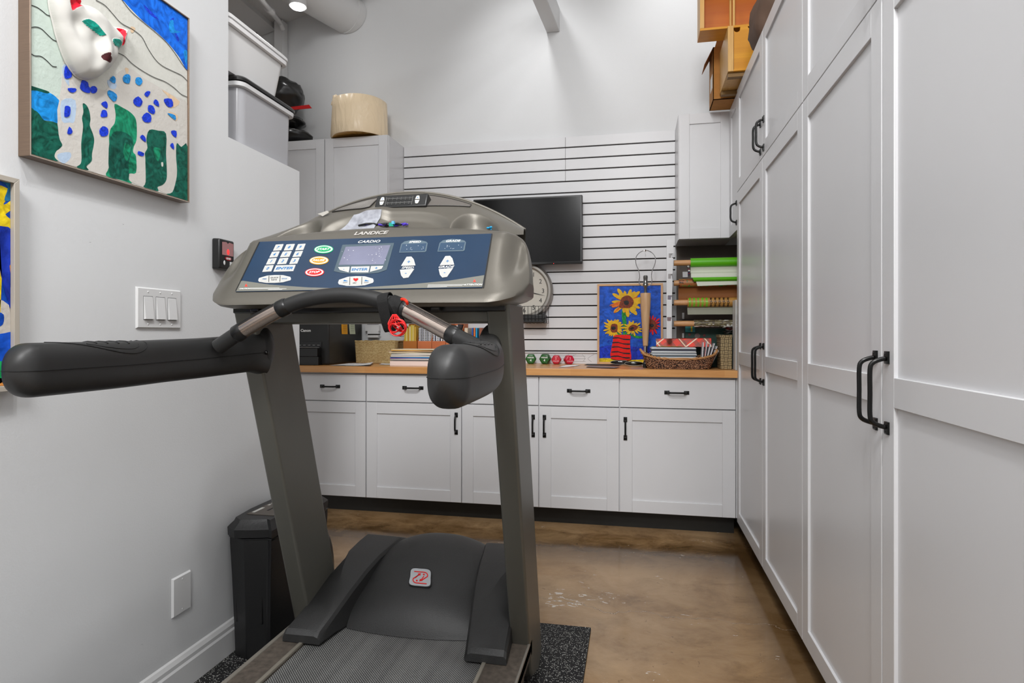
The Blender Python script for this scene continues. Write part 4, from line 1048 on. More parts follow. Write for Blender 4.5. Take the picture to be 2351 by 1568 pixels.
# cat body
cpoly([(620, 960), (760, 1040), (880, 1080), (1180, 1220), (1330, 1010), (1500, 920), (1700, 1050), (1920, 1180), (2130, 1300), (2300, 1420), (2300, 1990), (2140, 1960), (1990, 1800), (1780, 1750), (1500, 1700), (1310, 1600), (1310, 1420), (980, 1500), (880, 1400), (880, 1800), (560, 1800), (570, 1340), (590, 1180)], 2)
def leg(pts): cpoly(pts, 2, zB)
leg([(565, 60), (880, 100), (870, 300), (885, 420), (860, 640), (865, 860), (845, 930), (800, 955), (640, 915), (560, 885), (500, 820), (530, 740), (610, 680), (555, 520)])
leg([(960, 100), (1320, 110), (1310, 380), (1250, 450), (1240, 600), (1235, 950), (1195, 1070), (1060, 1040), (940, 985), (1000, 900), (1030, 600), (985, 400)])
leg([(1590, 250), (1780, 460), (1740, 600), (1755, 720), (1725, 820), (1730, 1180), (1695, 1225), (1560, 1175), (1505, 1130), (1510, 1045), (1600, 1040), (1600, 820), (1570, 760), (1590, 650), (1615, 500)])
leg([(2000, 480), (2200, 440), (2300, 660), (2210, 690), (2150, 640), (2140, 840), (2150, 1100), (2095, 1300), (2000, 1320), (1880, 1240), (1990, 1190), (2015, 1000)])
cpoly([(590, 70), (780, 60), (770, 340), (700, 360), (600, 340)], 11, zB); cpoly([(540, 790), (700, 760), (720, 830), (640, 910), (570, 880)], 11, zB)
cpoly([(610, 900), (660, 880), (700, 1150), (650, 1100), (610, 1000)], 11); cpoly([(1215, 1080), (1330, 1120), (1320, 1200), (1240, 1180)], 11)
# green gaps
cpoly([(880, 105), (930, 125), (970, 210), (985, 320), (975, 400), (1020, 520), (1035, 620), (1005, 780), (1000, 880), (930, 950), (960, 1000), (880, 990), (800, 960), (850, 920), (865, 840), (860, 640), (885, 420), (870, 300), (890, 220)], 5, zB)
cpoly([(1310, 110), (1420, 160), (1520, 220), (1590, 300), (1610, 420), (1605, 600), (1570, 680), (1560, 760), (1600, 820), (1600, 1035), (1510, 1050), (1505, 1130), (1540, 1180), (1380, 1130), (1195, 1075), (1235, 960), (1240, 700), (1235, 550), (1260, 440), (1310, 370), (1325, 250)], 6, zB)
cpoly([(1250, 560), (1400, 480), (1560, 600), (1500, 900), (1500, 1130), (1380, 1120), (1240, 1060)], 5, zB)
cpoly([(1780, 460), (1900, 470), (2005, 510), (2005, 780), (2015, 1000), (2010, 1130), (1960, 1200), (1890, 1230), (1900, 1285), (1800, 1260), (1700, 1225), (1730, 1160), (1725, 850), (1720, 770), (1755, 700), (1740, 580)], 5, zB)
cpoly([(2150, 640), (2210, 690), (2300, 690), (2300, 1430), (2150, 1370), (2010, 1325), (2090, 1300), (2140, 1140), (2155, 1000), (2140, 800)], 5, zB)
cpoly([(1350, 200), (1480, 230), (1560, 330), (1500, 470), (1420, 430)], 6, zB); cpoly([(1450, 640), (1530, 700), (1480, 880), (1430, 780)], 6, zB); cpoly([(1840, 700), (1930, 720), (1900, 880), (1850, 800)], 6, zB)
cpoly([(1940, 900), (1965, 900), (1965, 950), (1945, 950)], 0, zB)
for q in ([(1530, 360), (1590, 380), (1560, 440), (1530, 430)], [(1450, 920), (1500, 930), (1480, 1010)], [(1950, 1210), (2190, 1370), (2080, 1460), (2060, 1340)], ): cpoly(q, 10)
cpoly([(2040, 210), (2160, 260), (2140, 340), (2060, 280)], 10, zB)
# spots
for q, mi, zf in [
    ([(655, 885), (720, 960), (735, 1030), (690, 1060), (640, 1050), (632, 960)], 7, zA), ([(880, 1080), (950, 1110), (960, 1160), (985, 1200), (975, 1255), (900, 1240), (845, 1190), (860, 1120)], 7, zA),
    ([(985, 1180), (1040, 1160), (1078, 1200), (1060, 1250), (1000, 1255)], 7, zA), ([(680, 1190), (780, 1190), (795, 1220), (755, 1250), (700, 1235)], 7, zA),
    ([(1290, 1025), (1325, 1060), (1315, 1125), (1245, 1080)], 8, zA), ([(1490, 1000), (1525, 1030), (1510, 1125), (1440, 1110), (1422, 1050), (1450, 1010)], 8, zA), ([(1600, 1050), (1660, 1045), (1688, 1100), (1650, 1155), (1595, 1120)], 8, zA),
    ([(1240, 1215), (1335, 1270), (1340, 1340), (1295, 1370), (1215, 1270)], 8, zA), ([(1190, 1365), (1218, 1410), (1205, 1465), (1128, 1400)], 7, zA), ([(1630, 1300), (1690, 1370), (1650, 1440), (1580, 1410), (1565, 1350)], 7, zA),
    ([(1750, 1230), (1795, 1240), (1755, 1310), (1712, 1270)], 7, zA), ([(1860, 1340), (1900, 1370), (1910, 1440), (1835, 1390)], 7, zA), ([(1980, 1335), (2080, 1335), (2100, 1430), (2040, 1445), (1990, 1390)], 7, zA), ([(1770, 1420), (1830, 1430), (1858, 1500), (1835, 1540), (1765, 1500)], 7, zA),
    ([(650, 135), (712, 150), (712, 240), (690, 280), (635, 280), (638, 180)], 7, zB), ([(700, 415), (745, 480), (715, 520), (672, 505)], 7, zB), ([(1150, 190), (1200, 200), (1212, 280), (1128, 285), (1130, 230)], 7, zB), ([(1150, 410), (1210, 430), (1228, 480), (1210, 535), (1130, 545), (1105, 470)], 7, zB),
    ([(1740, 225), (1800, 260), (1800, 350), (1720, 355), (1680, 290)], 7, zB), ([(2050, 235), (2130, 265), (2130, 330), (2030, 245)], 8, zB), ([(2080, 470), (2145, 475), (2140, 565), (2080, 510)], 7, zB), ([(2090, 635), (2108, 660), (2112, 725), (2060, 670)], 7, zB),
    ([(1690, 525), (1730, 570), (1728, 625), (1655, 560)], 7, zB), ([(1635, 745), (1710, 775), (1690, 815), (1625, 790)], 7, zB)]:
    cpoly(q, mi, zf, 2, .0018)
for q in ([(160, 60), (260, 95), (340, 150), (400, 200), (470, 215), (530, 218)], [(160, 380), (240, 362), (320, 385), (400, 460), (490, 540), (600, 570)], [(160, 700), (230, 750), (320, 760), (400, 820), (470, 890), (530, 900)],
          [(1060, 0), (1180, 70), (1290, 190), (1400, 310), (1560, 400), (1680, 500), (1760, 650), (1860, 800), (1960, 890), (2100, 960), (2220, 1020), (2300, 1100)],
          [(1365, 715), (1450, 760), (1540, 850), (1680, 950), (1840, 1040), (1990, 1100), (2110, 1180), (2210, 1270), (2300, 1310)], [(1405, -10), (1530, 150), (1700, 300), (1870, 440), (2010, 570), (2120, 710), (2220, 860), (2300, 965)]): cline(q)
cb.build('canvas', PM, t)
# raised cat face
out = [(498, -40), (505, 60), (530, 190), (560, 300), (590, 440), (640, 600), (690, 740), (750, 870), (840, 1000), (920, 1050), (1010, 1068), (1110, 1040), (1190, 975), (1260, 930), (1320, 830), (1352, 720), (1375, 665), (1440, 635), (1480, 540), (1500, 430), (1480, 380), (1380, 362), (1290, 345), (1230, 285), (1160, 200), (1060, 110), (960, 60), (885, 70), (860, -10), (760, -180), (640, -330), (560, -360), (500, -200)]
MX = CX_ + .020
def loc2(q): p = onX(*zA(*q), MX); return (p.y, p.z)
OUT = [loc2(q) for q in smooth_poly(out, 3)]
def inside(p, poly):
    r = False; j = len(poly) - 1
    for i in range(len(poly)):
        if (poly[i][1] > p[1]) != (poly[j][1] > p[1]) and p[0] < (poly[j][0] - poly[i][0]) * (p[1] - poly[i][1]) / (poly[j][1] - poly[i][1]) + poly[i][0]: r = not r
        j = i
    return r
def dist_poly(p, poly):
    m = 9
    for i in range(len(poly)):
        a = Vector(poly[i - 1]); c = Vector(poly[i]); pp_ = Vector(p); ab = c - a
        tt = max(0, min(1, (pp_ - a).dot(ab) / max(1e-12, ab.dot(ab)))); m = min(m, (pp_ - a - ab * tt).length)
    return m
EYE1 = [loc2(q) for q in smooth_poly([(820, 290), (880, 265), (960, 310), (1020, 380), (1060, 450), (1080, 480), (1040, 495), (980, 450), (900, 390), (850, 340)], 3)]
EYE2 = [loc2(q) for q in smooth_poly([(1180, 560), (1220, 530), (1310, 540), (1365, 600), (1355, 690), (1320, 655), (1260, 635), (1200, 600)], 3)]
EAR1 = [loc2(q) for q in smooth_poly([(640, -20), (700, -60), (800, -60), (840, 20), (885, 75), (800, 90), (740, 110), (680, 150), (650, 80)], 3)]
EAR2 = [loc2(q) for q in smooth_poly([(1312, 390), (1420, 395), (1420, 470), (1400, 520), (1425, 600), (1385, 610), (1360, 500)], 3)]
MOU = [loc2(q) for q in smooth_poly([(1030, 770), (1060, 735), (1110, 720), (1120, 770), (1175, 810), (1150, 855), (1100, 840), (1050, 810)], 3)]
ys = [p[0] for p in OUT]; zs = [p[1] for p in OUT]; y0_, y1_, z0_, z1_ = min(ys), max(ys), min(zs), max(zs)
NY, NZ = 150, 176; V = {}; IN = {}; vs_ = []; fs_ = []; ms_ = []
nose = loc2((1110, 700)); brow = loc2((1080, 400)); cheekL = loc2((830, 750)); cheekR = loc2((1290, 760)); chin = loc2((1030, 960)); ear1c = loc2((690, 40)); ear2c = loc2((1380, 480))
def g2(p, c, s1, s2=None): s2 = s2 or s1; return math.exp(-((p[0] - c[0]) / s1) ** 2 - ((p[1] - c[1]) / s2) ** 2)
def mh(p):
    d = dist_poly(p, OUT); e = min(1, d / .030); h = .030 * math.sqrt(1 - (1 - e) ** 2) + .006
    h += .017 * g2(p, nose, .018, .035) + .006 * g2(p, brow, .03, .05) + .008 * g2(p, cheekL, .024) + .006 * g2(p, cheekR, .02) + .007 * g2(p, chin, .022)
    h -= .010 * g2(p, loc2((1010, 560)), .016, .02) + .010 * g2(p, loc2((760, 330)), .018, .022)
    for E in (EAR1, EAR2):
        if inside(p, E): h -= .012 * min(1, dist_poly(p, E) / .008)
    for E in (EYE1, EYE2):
        if inside(p, E): h += .002
    return h + .0006 * noise.noise(Vector((p[0] * 50, p[1] * 50, 0)))
for i in range(NY + 1):
    for j in range(NZ + 1):
        p = (lerp(y0_, y1_, i / NY), lerp(z0_, z1_, j / NZ))
        IN[(i, j)] = inside(p, OUT)
def near_out(p):
    best = None
    for i in range(len(OUT)):
        a = Vector(OUT[i - 1]); c = Vector(OUT[i]); q = Vector(p); ab = c - a; tt = max(0, min(1, (q - a).dot(ab) / max(1e-12, ab.dot(ab)))); r = a + ab * tt; d = (q - r).length
        if best is None or d < best[0]: best = (d, r)
    return best[1]
for (i, j), ins in list(IN.items()):
    p = (lerp(y0_, y1_, i / NY), lerp(z0_, z1_, j / NZ))
    if ins: V[(i, j)] = len(vs_); vs_.append((CX_ + mh(p), p[0], p[1]))
    elif any(IN.get((i + a, j + c)) for a in (-1, 0, 1) for c in (-1, 0, 1)):
        r = near_out(p); V[(i, j)] = len(vs_); vs_.append((CX_ + .004, r[0], r[1]))
for i in range(NY):
    for j in range(NZ):
        k = [(i, j), (i + 1, j), (i + 1, j + 1), (i, j + 1)]
        if all(q in V for q in k) and any(IN[q] for q in k):
            c = (lerp(y0_, y1_, (i + .5) / NY), lerp(z0_, z1_, (j + .5) / NZ))
            mi = 1 if inside(c, EYE1) or inside(c, EYE2) else 2 if inside(c, EAR1) or inside(c, EAR2) else 3 if inside(c, MOU) else 0
            fs_.append([V[q] for q in k]); ms_.append(mi)
b = MB(); b.add(vs_, fs_, ms_)
rim = [Vector((CX_ + .0075, p[0], p[1])) for p in OUT]
b.loft([[Vector((CX_ + .0005, p[0], p[1])) for p in OUT], [q + (Vector((q.x, (y0_ + y1_) / 2, (z0_ + z1_) / 2)) - q) * .012 for q in rim]], 0, True, False, False)
b.tube([Vector((CX_ + .003, p[0], p[1])) for p in OUT[::2]], .0022, 6, 0, closed=True)
b.build('cat_face', [mat('plaster_white', 'd0cec8', .5, bump=.25, bscale=40, spec=.3), painting_mat('eye_green', '007868', .4), painting_mat('ear_red', 'c8142a', .2), painting_mat('mouth_maroon', '3a1012', .4)], t, smooth=70)

# ------------------------------------------------------------------ second painting at the far left edge
t = thing('abstract_painting', 'blue and yellow abstract painting in a pale frame, cut off at the left edge', 'painting', (XL, .87, .995))
a0, a1, b0, b1 = .60, 1.122, .985, 1.458
frame_mb(XL + .0005, XL + .03, a0, a1, b0, b1, .012).build('frame', mat('pale_wood_frame', 'b4aca0', .4), t, bevel=.001)
XX = XL + .018
PM2 = [painting_mat('canvas_grey', 'a8a49c', .1), painting_mat('abstract_yellow', 'c8a810', .2, 20), painting_mat('abstract_blue', '0440a0', .35, 12), painting_mat('abstract_ultramarine', '082890', .3, 12), painting_mat('abstract_green', '149050', .25, 20), painting_mat('abstract_ochre', 'b87838', .2), painting_mat('abstract_white', 'cac4bc', .1), painting_mat('abstract_petrol', '105880', .3, 20)]
b = MB(); b.box(XL + .002, XX, a0 + .01, a1 - .01, b0 + .01, b1 - .01, 0)
def bp(pts, mi, lv):
    P = [onX(*q, XX + .0004 * lv) for q in smooth_poly(pts, 3)]
    P = [Vector((p.x, min(max(p.y, a0 + .012), a1 - .0125), min(max(p.z, b0 + .012), b1 - .012))) for p in P]; b.prism(P, (.0004, 0, 0), mi)
bp([(-60, 400), (45, 405), (45, 700), (-60, 700)], 2, 1); bp([(-400, 420), (-60, 400), (-60, 900), (-400, 900)], 3, 1); bp([(-30, 430), (18, 433), (16, 455), (8, 470), (35, 460), (35, 480), (12, 492), (32, 510), (35, 540), (10, 525), (-30, 540)], 1, 2)
bp([(0, 412), (40, 415), (35, 455), (10, 460), (18, 430)], 7, 3); bp([(-20, 530), (10, 520), (32, 545), (32, 700), (14, 680), (-5, 600)], 3, 3); bp([(22, 610), (34, 620), (34, 660)], 5, 4)
bp([(-60, 540), (0, 560), (-10, 800), (-80, 820)], 1, 3)
bp([(-20, 690), (20, 700), (40, 760), (30, 780), (-10, 760)], 6, 3); bp([(-10, 718), (8, 722), (6, 745), (-10, 748)], 2, 4); bp([(-30, 780), (10, 765), (34, 770), (34, 850), (10, 870), (-30, 840)], 2, 4); bp([(-20, 840), (6, 830), (12, 870), (-10, 880)], 4, 5); bp([(-20, 868), (34, 872), (34, 884), (-20, 884)], 5, 5)
bp([(-200, 450), (-90, 500), (-120, 700), (-220, 640)], 4, 2)
b.build('canvas', PM2, t)

# ------------------------------------------------------------------ switches, blank plate, door opener on the left wall
def wall_box(b, y0, y1, z0, z1, x0, x1, ins, mi=0):
    b.hexa([(x0, y0, z0), (x0, y1, z0), (x0, y1, z1), (x0, y0, z1), (x1, y0 + ins, z0 + ins), (x1, y1 - ins, z0 + ins), (x1, y1 - ins, z1 - ins), (x1, y0 + ins, z1 - ins)], mi)
t = thing('light_switch_plate', 'white three-gang plate with three rocker light switches', 'light switch', (XL, 1.56, 1.127))
b = MB(); wall_box(b, 1.476, 1.648, 1.127, 1.246, XL + .0003, XL + .006, .004)
for y in (1.516, 1.562, 1.608):
    for z in (1.140, 1.233): b.ball((XL + .006, y, z), .0015, .003, .003, 0, 10, 6)
b.build('cover_plate', M_PLASTIC_W, t, bevel=.001)
for y in (1.516, 1.562, 1.608):
    b = MB(); b.box(XL + .0058, XL + .0064, y - .0175, y + .0175, 1.152, 1.221, 1)
    b.hexa([(XL + .006, y - .016, 1.1535), (XL + .006, y + .016, 1.1535), (XL + .006, y + .016, 1.2195), (XL + .006, y - .016, 1.2195),
            (XL + .0135, y - .016, 1.1545), (XL + .0135, y + .016, 1.1545), (XL + .0072, y + .016, 1.2185), (XL + .0072, y - .016, 1.2185)], 0)
    b.build('rocker_switch', [M_PLASTIC_W, mat('switch_gap', '6a6a6a', .6)], t, bevel=.0006)
b = MB(); wall_box(b, 1.612, 1.692, .246, .366, XL + .0003, XL + .0065, .004)
for z in (.352, .26): b.ball((XL + .0065, 1.652, z), .0012, .0028, .0028, 0, 10, 6)
tag(b.build('blank_wall_plate', M_PLASTIC_W, bevel=.0015), 'blank white wall plate low on the left wall near the shredder', 'wall plate')
t = thing('door_opener_console', 'black wall-mounted door opener console with a glowing red light', 'wall console', (XL, 1.83, 1.328))
b = MB(); wall_box(b, 1.792, 1.872, 1.328, 1.432, XL + .0003, XL + .030, .002); b.build('case', M_BLACKP, t, bevel=.006, seg=3)
XO = XL + .0303
b = MB(); b.prism([(XO, 1.806, 1.377), (XO, 1.862, 1.377), (XO, 1.862, 1.420), (XO, 1.842, 1.422), (XO, 1.834, 1.416), (XO, 1.826, 1.422), (XO, 1.806, 1.420)], (.001, 0, 0), 0); b.build('window', mat('smoked_window', 'a87878', .3), t)
b = MB(); b.ball((XO + .0008, 1.835, 1.389), .001, .007, .010, 0, 14, 8); b.build('indicator_light', mat('red_glow', 'ff4040', .4, emit='ff3030', es=.8), t)
b = MB(); b.lathe([(.0001, 0), (.0165, 0), (.0165, .0012), (.0001, .0012)], (0, 0, 0), 'X', 24, 0, M=Matrix.Translation((XO, 1.836, 1.367)) @ Matrix.Diagonal((1, 1, .42, 1)))
b.text('GENIE', (XO + .0013, 1.836, 1.367), (0, 1, 0), (0, 0, 1), .006, 1, .0003, bold=.02); b.build('badge', [mat('badge_red', '8a1420', .4), M_WHITE], t)
b = MB(); b.box(XO, XO + .0015, 1.845, 1.862, 1.343, 1.357, 0); b.ball((XO + .001, 1.816, 1.351), .001, .005, .008, 0, 12, 8); b.build('buttons', M_PLASTIC_W, t)
# ------------------------------------------------------------------ things on the counter
CZ = .9145
# printer
t = thing('printer', 'black printer with two sticky notes on its side, by the half wall', 'printer', (-2.03, 3.88, CZ))
pf = 3.60; xr = onY(755, 800, pf).x; x0 = xr - .42; ztop = 1.215; yb_ = 4.10
b = MB(); b.box(x0, xr, pf, yb_ - .01, CZ, ztop); b.build('body', mat('printer_black', '232323', .45, bump=.2, bscale=300), t, bevel=.012, seg=3)
b = MB(); xi = onY(739, 790, pf).x; z1 = onY(720, 784.5, pf).z; z2 = onY(720, 797, pf).z; z3_ = onY(720, 818, pf).z
b.box(x0 + .05, xi, pf - .004, pf + .01, z2, z1, 0)
for k in range(6): b.box(xi - .03 - k * .033, xi - .012 - k * .033, pf - .0055, pf - .004, z2 + .012, z2 + .0135, 1)
b.box(x0 + .05, xi - .004, pf - .05, pf + .01, z3_ + .001, z2 - .006, 0); b.box(x0 + .05, xi, pf - .045, pf + .01, CZ + .001, z3_ - .001, 0)
for k in range(3): b.box(x0 + .08 + k * .02, xi - .015, pf - .04 - k * .012, pf + .0, z2 - .005 + k * .0022, z2 - .0035 + k * .0022, 2)
b.build('paper_tray', [M_BLACKP, M_WHITE, mat('tray_grey', '9a9a9a', .4)], t, bevel=.001)
b = MB(); c = onY(702, 758.5, pf); b.text('Canon', c + Vector((0, -.001, 0)), (1, 0, 0), (0, 0, 1), .0165, 0, .001, bold=.035, sx=1.15); b.build('lettering', M_WHITE, t)
b = MB(); yS = lambda px: onX(px, 780, xr).y
SPX = xr + .0008
for (pa_, pb2, pt, pbm, mi) in ((783.5, 797, 742, 767, 0), (801, 814, 742, 767, 1)):
    b = MB(); z_t = onX((pa_ + pb2) / 2, 735, SPX).z; z_b = onX((pa_ + pb2) / 2, pbm, SPX).z; ya, yc = yS(pa_), yS(pb2)
    b.grid(lambda u, v: Vector((SPX + .006 * (1 - v) ** 2 * (1 if mi else .5), lerp(ya, yc, u), lerp(z_b, z_t, v))), 4, 6, 0)
    for k in range(6):
        z = lerp(z_b, z_t, .15 + k * .13); b.box(SPX + .004, SPX + .0046, lerp(ya, yc, .2), lerp(ya, yc, .8), z, z + .0016, 1)
    tag(b.build('sticky_note', [mat('note_' + 'ab'[mi], ['f0a818', 'c8d0b4'][mi], .7), mat('ink', '4a4838', .7)]), ['orange-yellow sticky note on the side of the printer', 'pale green sticky note curling off the side of the printer'][mi], 'note')
# loose papers in front of the printer
def sheet(name, pts, z, mats, label, cat='paper', curl=0.0, group=None):
    P = [onZ(*q, z) for q in pts]; b = MB(); a, c_, d, e = P; curl *= .3
    b.grid(lambda u, v: a.lerp(c_, u).lerp(e.lerp(d, u), v) + Vector((0, 0, curl * max(0, u - .6) ** 2 * 6 + .0006 * math.sin(u * 9))), 12, 6, 0)
    b.grid(lambda u, v: a.lerp(c_, u).lerp(e.lerp(d, u), v) + Vector((0, 0, .0006 + curl * max(0, u - .6) ** 2 * 6 + .0006 * math.sin(u * 9))), 12, 6, 0)
    return tag(b.build(name, mats), label, cat, group)
sheet('paper_sheet', [(757, 839), (845, 840.5), (858, 835), (795, 835)], CZ + .001, M_PAPER, 'lowest loose white sheet spread before the printer')
sheet('paper_sheet', [(768, 838), (850, 840), (858, 834), (800, 834)], CZ + .003, mat('sheet_white_b', 'f0f0f0', .6), 'curled white sheet lying on top of the other loose sheets', curl=.03)
sheet('paper_sheet', [(870, 837), (905, 838), (912, 832), (880, 832)], CZ + .001, mat('sheet_white_c', 'e8e6e6', .6), 'small loose white sheet before the seagrass basket')
# seagrass basket
def basket(name, label, x0, x1, y0, y1, z0, z1, m, flare=.01, lip=.007, rim_m=None):
    b = MB(); z0 += .0002
    def ring(e, z, wob=0): return [Vector((x, y, z + wob * math.sin(x * 90 + y * 70))) for x, y in smooth_poly([(x0 - e, y0 - e), ((x0 + x1) / 2, y0 - e), (x1 + e, y0 - e), (x1 + e, (y0 + y1) / 2), (x1 + e, y1 + e), ((x0 + x1) / 2, y1 + e), (x0 - e, y1 + e), (x0 - e, (y0 + y1) / 2)], 4)]
    b.loft([ring(-.004, z0), ring(0, z0 + .004), ring(flare, z1), ring(flare - .008, z1), ring(-.008, z0 + .008)], 0)
    o = tag(b.build(name, m), label, 'basket'); r = MB(); n_ = 60
    rr = ring(flare - .003, z1, .0015)
    r.tube([p + Vector((0, 0, .002 * math.sin(i * 2.1))) for i, p in enumerate(rr)], lip, 8, 0, closed=True); r.build('rim', rim_m or m, o); return o
p0 = onY(816, 800, 3.86); p1 = onY(903, 800, 3.86)
zt = onY(850, 784, 3.86).z
basket('seagrass_basket', 'straw-coloured rectangular seagrass basket right of the printer', p0.x + .006, onY(925, 800, 3.99).x - .01, 3.86, 4.04, CZ, zt, M_SEAGRASS, .006, .006)
# stack of folders
stack = [('f2d8d0', 'lowest, pink-edged spiral pad in the stack of papers', .018, 'b'), ('8a8684', 'grey folder just above the pink pad in the stack', .004, ''), ('d8d4cc', 'off-white folder low in the paper stack', .004, ''), ('6a2890', 'purple folder in the paper stack', .0022, ''), ('1888c8', 'bright blue folder in the paper stack', .0030, ''), ('c8c4bc', 'pale grey packet above the blue folder', .008, ''), ('e8e4da', 'cream packet in the middle of the paper stack', .006, ''), ('d0c0a0', 'buff folder with ruffled edges in the paper stack', .005, ''), ('b89878', 'tan envelope under the manila one in the stack', .003, ''), ('e0a848', 'orange manila envelope near the top of the stack', .0035, ''), ('ecdcc0', 'cream sheet topmost on the paper stack', .002, '')]
z = CZ + .0002; xs0 = onZ(907, 838, CZ).x
for k, (c, l, th, _) in enumerate(stack):
    dx = [.0, .0, .004, -.002, .002, .004, .010, -.008, -.012, .006, .012][k]; b = MB(); w = .30; dpt = .22
    th *= 1.75; Mx = Matrix.Translation((xs0 + dx + w / 2, 3.60 + dpt / 2, z)) @ Matrix.Rotation(math.radians([0, 1, -1, 1.5, -1, 2, -2, 3, -3, 2, -4][k]), 4, 'Z')
    n_ = 2 if th > .004 else 1
    for i in range(n_):
        b.grid(lambda u, v: Mx @ Vector((lerp(-w / 2, w / 2, u) + .002 * i, lerp(-dpt / 2, dpt / 2, v), th * (i + .0) / n_ + .0008 * (1 + math.sin(u * 8 + k)) * 0)), 1, 1, 0)
    b.box(-w / 2, w / 2, -dpt / 2, dpt / 2, 0, th * .92, 0, Mx)
    tag(b.build('folder', mat('folder_' + c, c, .6, stretch=(1, 1, 900), var=.25 if th > .003 else .05, vscale=2), bevel=.0003), l, 'folder', 'folders and papers stacked beside the seagrass basket'); z += th
# magazine files with notebooks
def mag_file(px0, px1, col, label, contents, y=3.88, front=None):
    a = onY(px0, 800, y).x; c = onY(px1, 800, y).x; t = thing('magazine_file', label, 'magazine file', ((a + c) / 2, y + .1, CZ), 'magazine files standing in a row')
    m = mat('file_' + col, col, .6, var=.06); zf = onY((px0 + px1) / 2, 783, y).z; zb = zf + .13; yb2 = y + .20
    b = MB(); b.box(a, c, y, y + .003, CZ + .0002, zf); b.build('front_panel', m, t)
    b = MB()
    for x in (a, c - .003): b.prism([(x, y + .003, CZ + .0002), (x, yb2, CZ + .0002), (x, yb2, zb), (x, y + .12, zb), (x, y + .003, zf)], (.003, 0, 0), 0)
    b.box(a + .003, c - .003, yb2 - .003, yb2, CZ + .0002, zb); b.box(a + .003, c - .003, y + .003, yb2 - .003, CZ + .0002, CZ + .004); b.build('shell', m, t)
    x = a + .0045; k = 0
    while x < c - .010:
        th = rnd.uniform(.0065, .0095); hh = rnd.uniform(.235, .265); cc = contents['cols'][k % len(contents['cols'])]
        if x + th > c - .0035: break
        b = MB(); b.box(x, x + th - .0006, y + .006 + rnd.uniform(0, .006), y + .17, CZ + .0045, CZ + hh, 0)
        if contents['spiral'] and k % 2 == 0:
            for j in range(22): b.box(x - .0003, x + th - .0004, y + .003, y + .0062, CZ + .02 + j * .0105, CZ + .024 + j * .0105, 1)
        tag(b.build('notebook' if contents['spiral'] else 'magazine', [mat_cached(cc), M_BLACK]), ORD[min(k, 11)] + ' from the left: ' + contents['label'], contents['cat'], contents['group']); x += th; k += 1
_mc = {}
def mat_cached(c):
    if c not in _mc: _mc[c] = mat('paper_' + c, c, .6)
    return _mc[c]
mag_file(926, 957, 'b06820', 'brown wooden magazine file packed with yellow magazines', dict(cols=['c8a830', 'd8c050', 'e0cc80', 'b89028', 'd0a840', 'e8e0c0'], spiral=False, cat='magazine', label='thin yellow-spined magazine in the brown wooden file', group='yellow-spined magazines'))
mag_file(959, 990.5, 'c87040', 'orange magazine file next to the brown wooden one', dict(cols=['e8e8ea', 'c8c8d0', 'f0f0f0', '9a9aa4'], spiral=True, cat='notebook', label='white spiral notebook in the orange file next to the brown one', group='spiral notebooks, left orange file'))
mag_file(991.5, 1023, 'c46c3e', 'middle orange magazine file, partly behind the handlebar', dict(cols=['e8e8ea', 'd0d0d8', '6a7090', 'f0f0f0'], spiral=True, cat='notebook', label='white spiral notebook in the middle orange file', group='spiral notebooks, middle orange file'))
mag_file(1024, 1056, 'c87242', 'orange magazine file farthest right, behind the padded armrest', dict(cols=['d8d8dc', '3a3a40', 'e8e8e8', '8a8a94'], spiral=True, cat='notebook', label='grey spiral notebook in the rightmost orange file', group='spiral notebooks, right orange file'))
for px, c, l in ((1072, 'd8c8b0', 'cream folder standing left of the dark blue book'), (1086.5, '2858a8', 'dark blue book standing right of the magazine files'), (1091, 'e87830', 'orange book standing between two blue ones'), (1095.5, '18a0d8', 'bright sky-blue book standing right of the magazine files'), (1105, '8a5038', 'brown board leaning at the right end of the books')):
    a = onY(px, 780, 3.95); w = {1072: .022, 1105: .02}.get(px, .010); b = MB(); b.box(a.x - w / 2, a.x + w / 2 - .001, 3.93, 4.08, CZ + .0002, CZ + .24); tag(b.build('book', mat('book_' + c, c, .5), bevel=.001), l, 'book')
# white wall accessories with cables seen left of the magazine files
t = thing('power_strip_bracket', 'white plastic bracket with black plugs hooked on the slatwall above the seagrass basket', 'bracket', (onY(860, 760, 4.08).x, 4.09, 1.0))
b = MB(); a = onY(840, 760, 4.09); c = onY(872, 760, 4.09)
zz = lambda py: onY(855, py, 4.085).z
b.box(a.x, c.x, 4.075, 4.097, zz(760), zz(746), 0); b.box(a.x + .02, c.x - .005, 4.070, 4.097, zz(775), zz(760), 0); b.box(a.x + .025, c.x + .01, 4.066, 4.075, zz(769), zz(766.5), 1); b.box(a.x + .02, c.x, 4.066, 4.075, zz(745), zz(741), 1)
b.build('bracket', [M_PLASTIC_W, M_BLACKP], t, bevel=.001)
b = MB(); b.tube(catmull([onY(*q, 4.07) for q in ((874, 735), (878, 748), (888, 756), (895, 763), (902, 764), (912, 770), (922, 773), (930, 770))], 5), .0016, 6); b.build('cable', M_BLACKP, t)

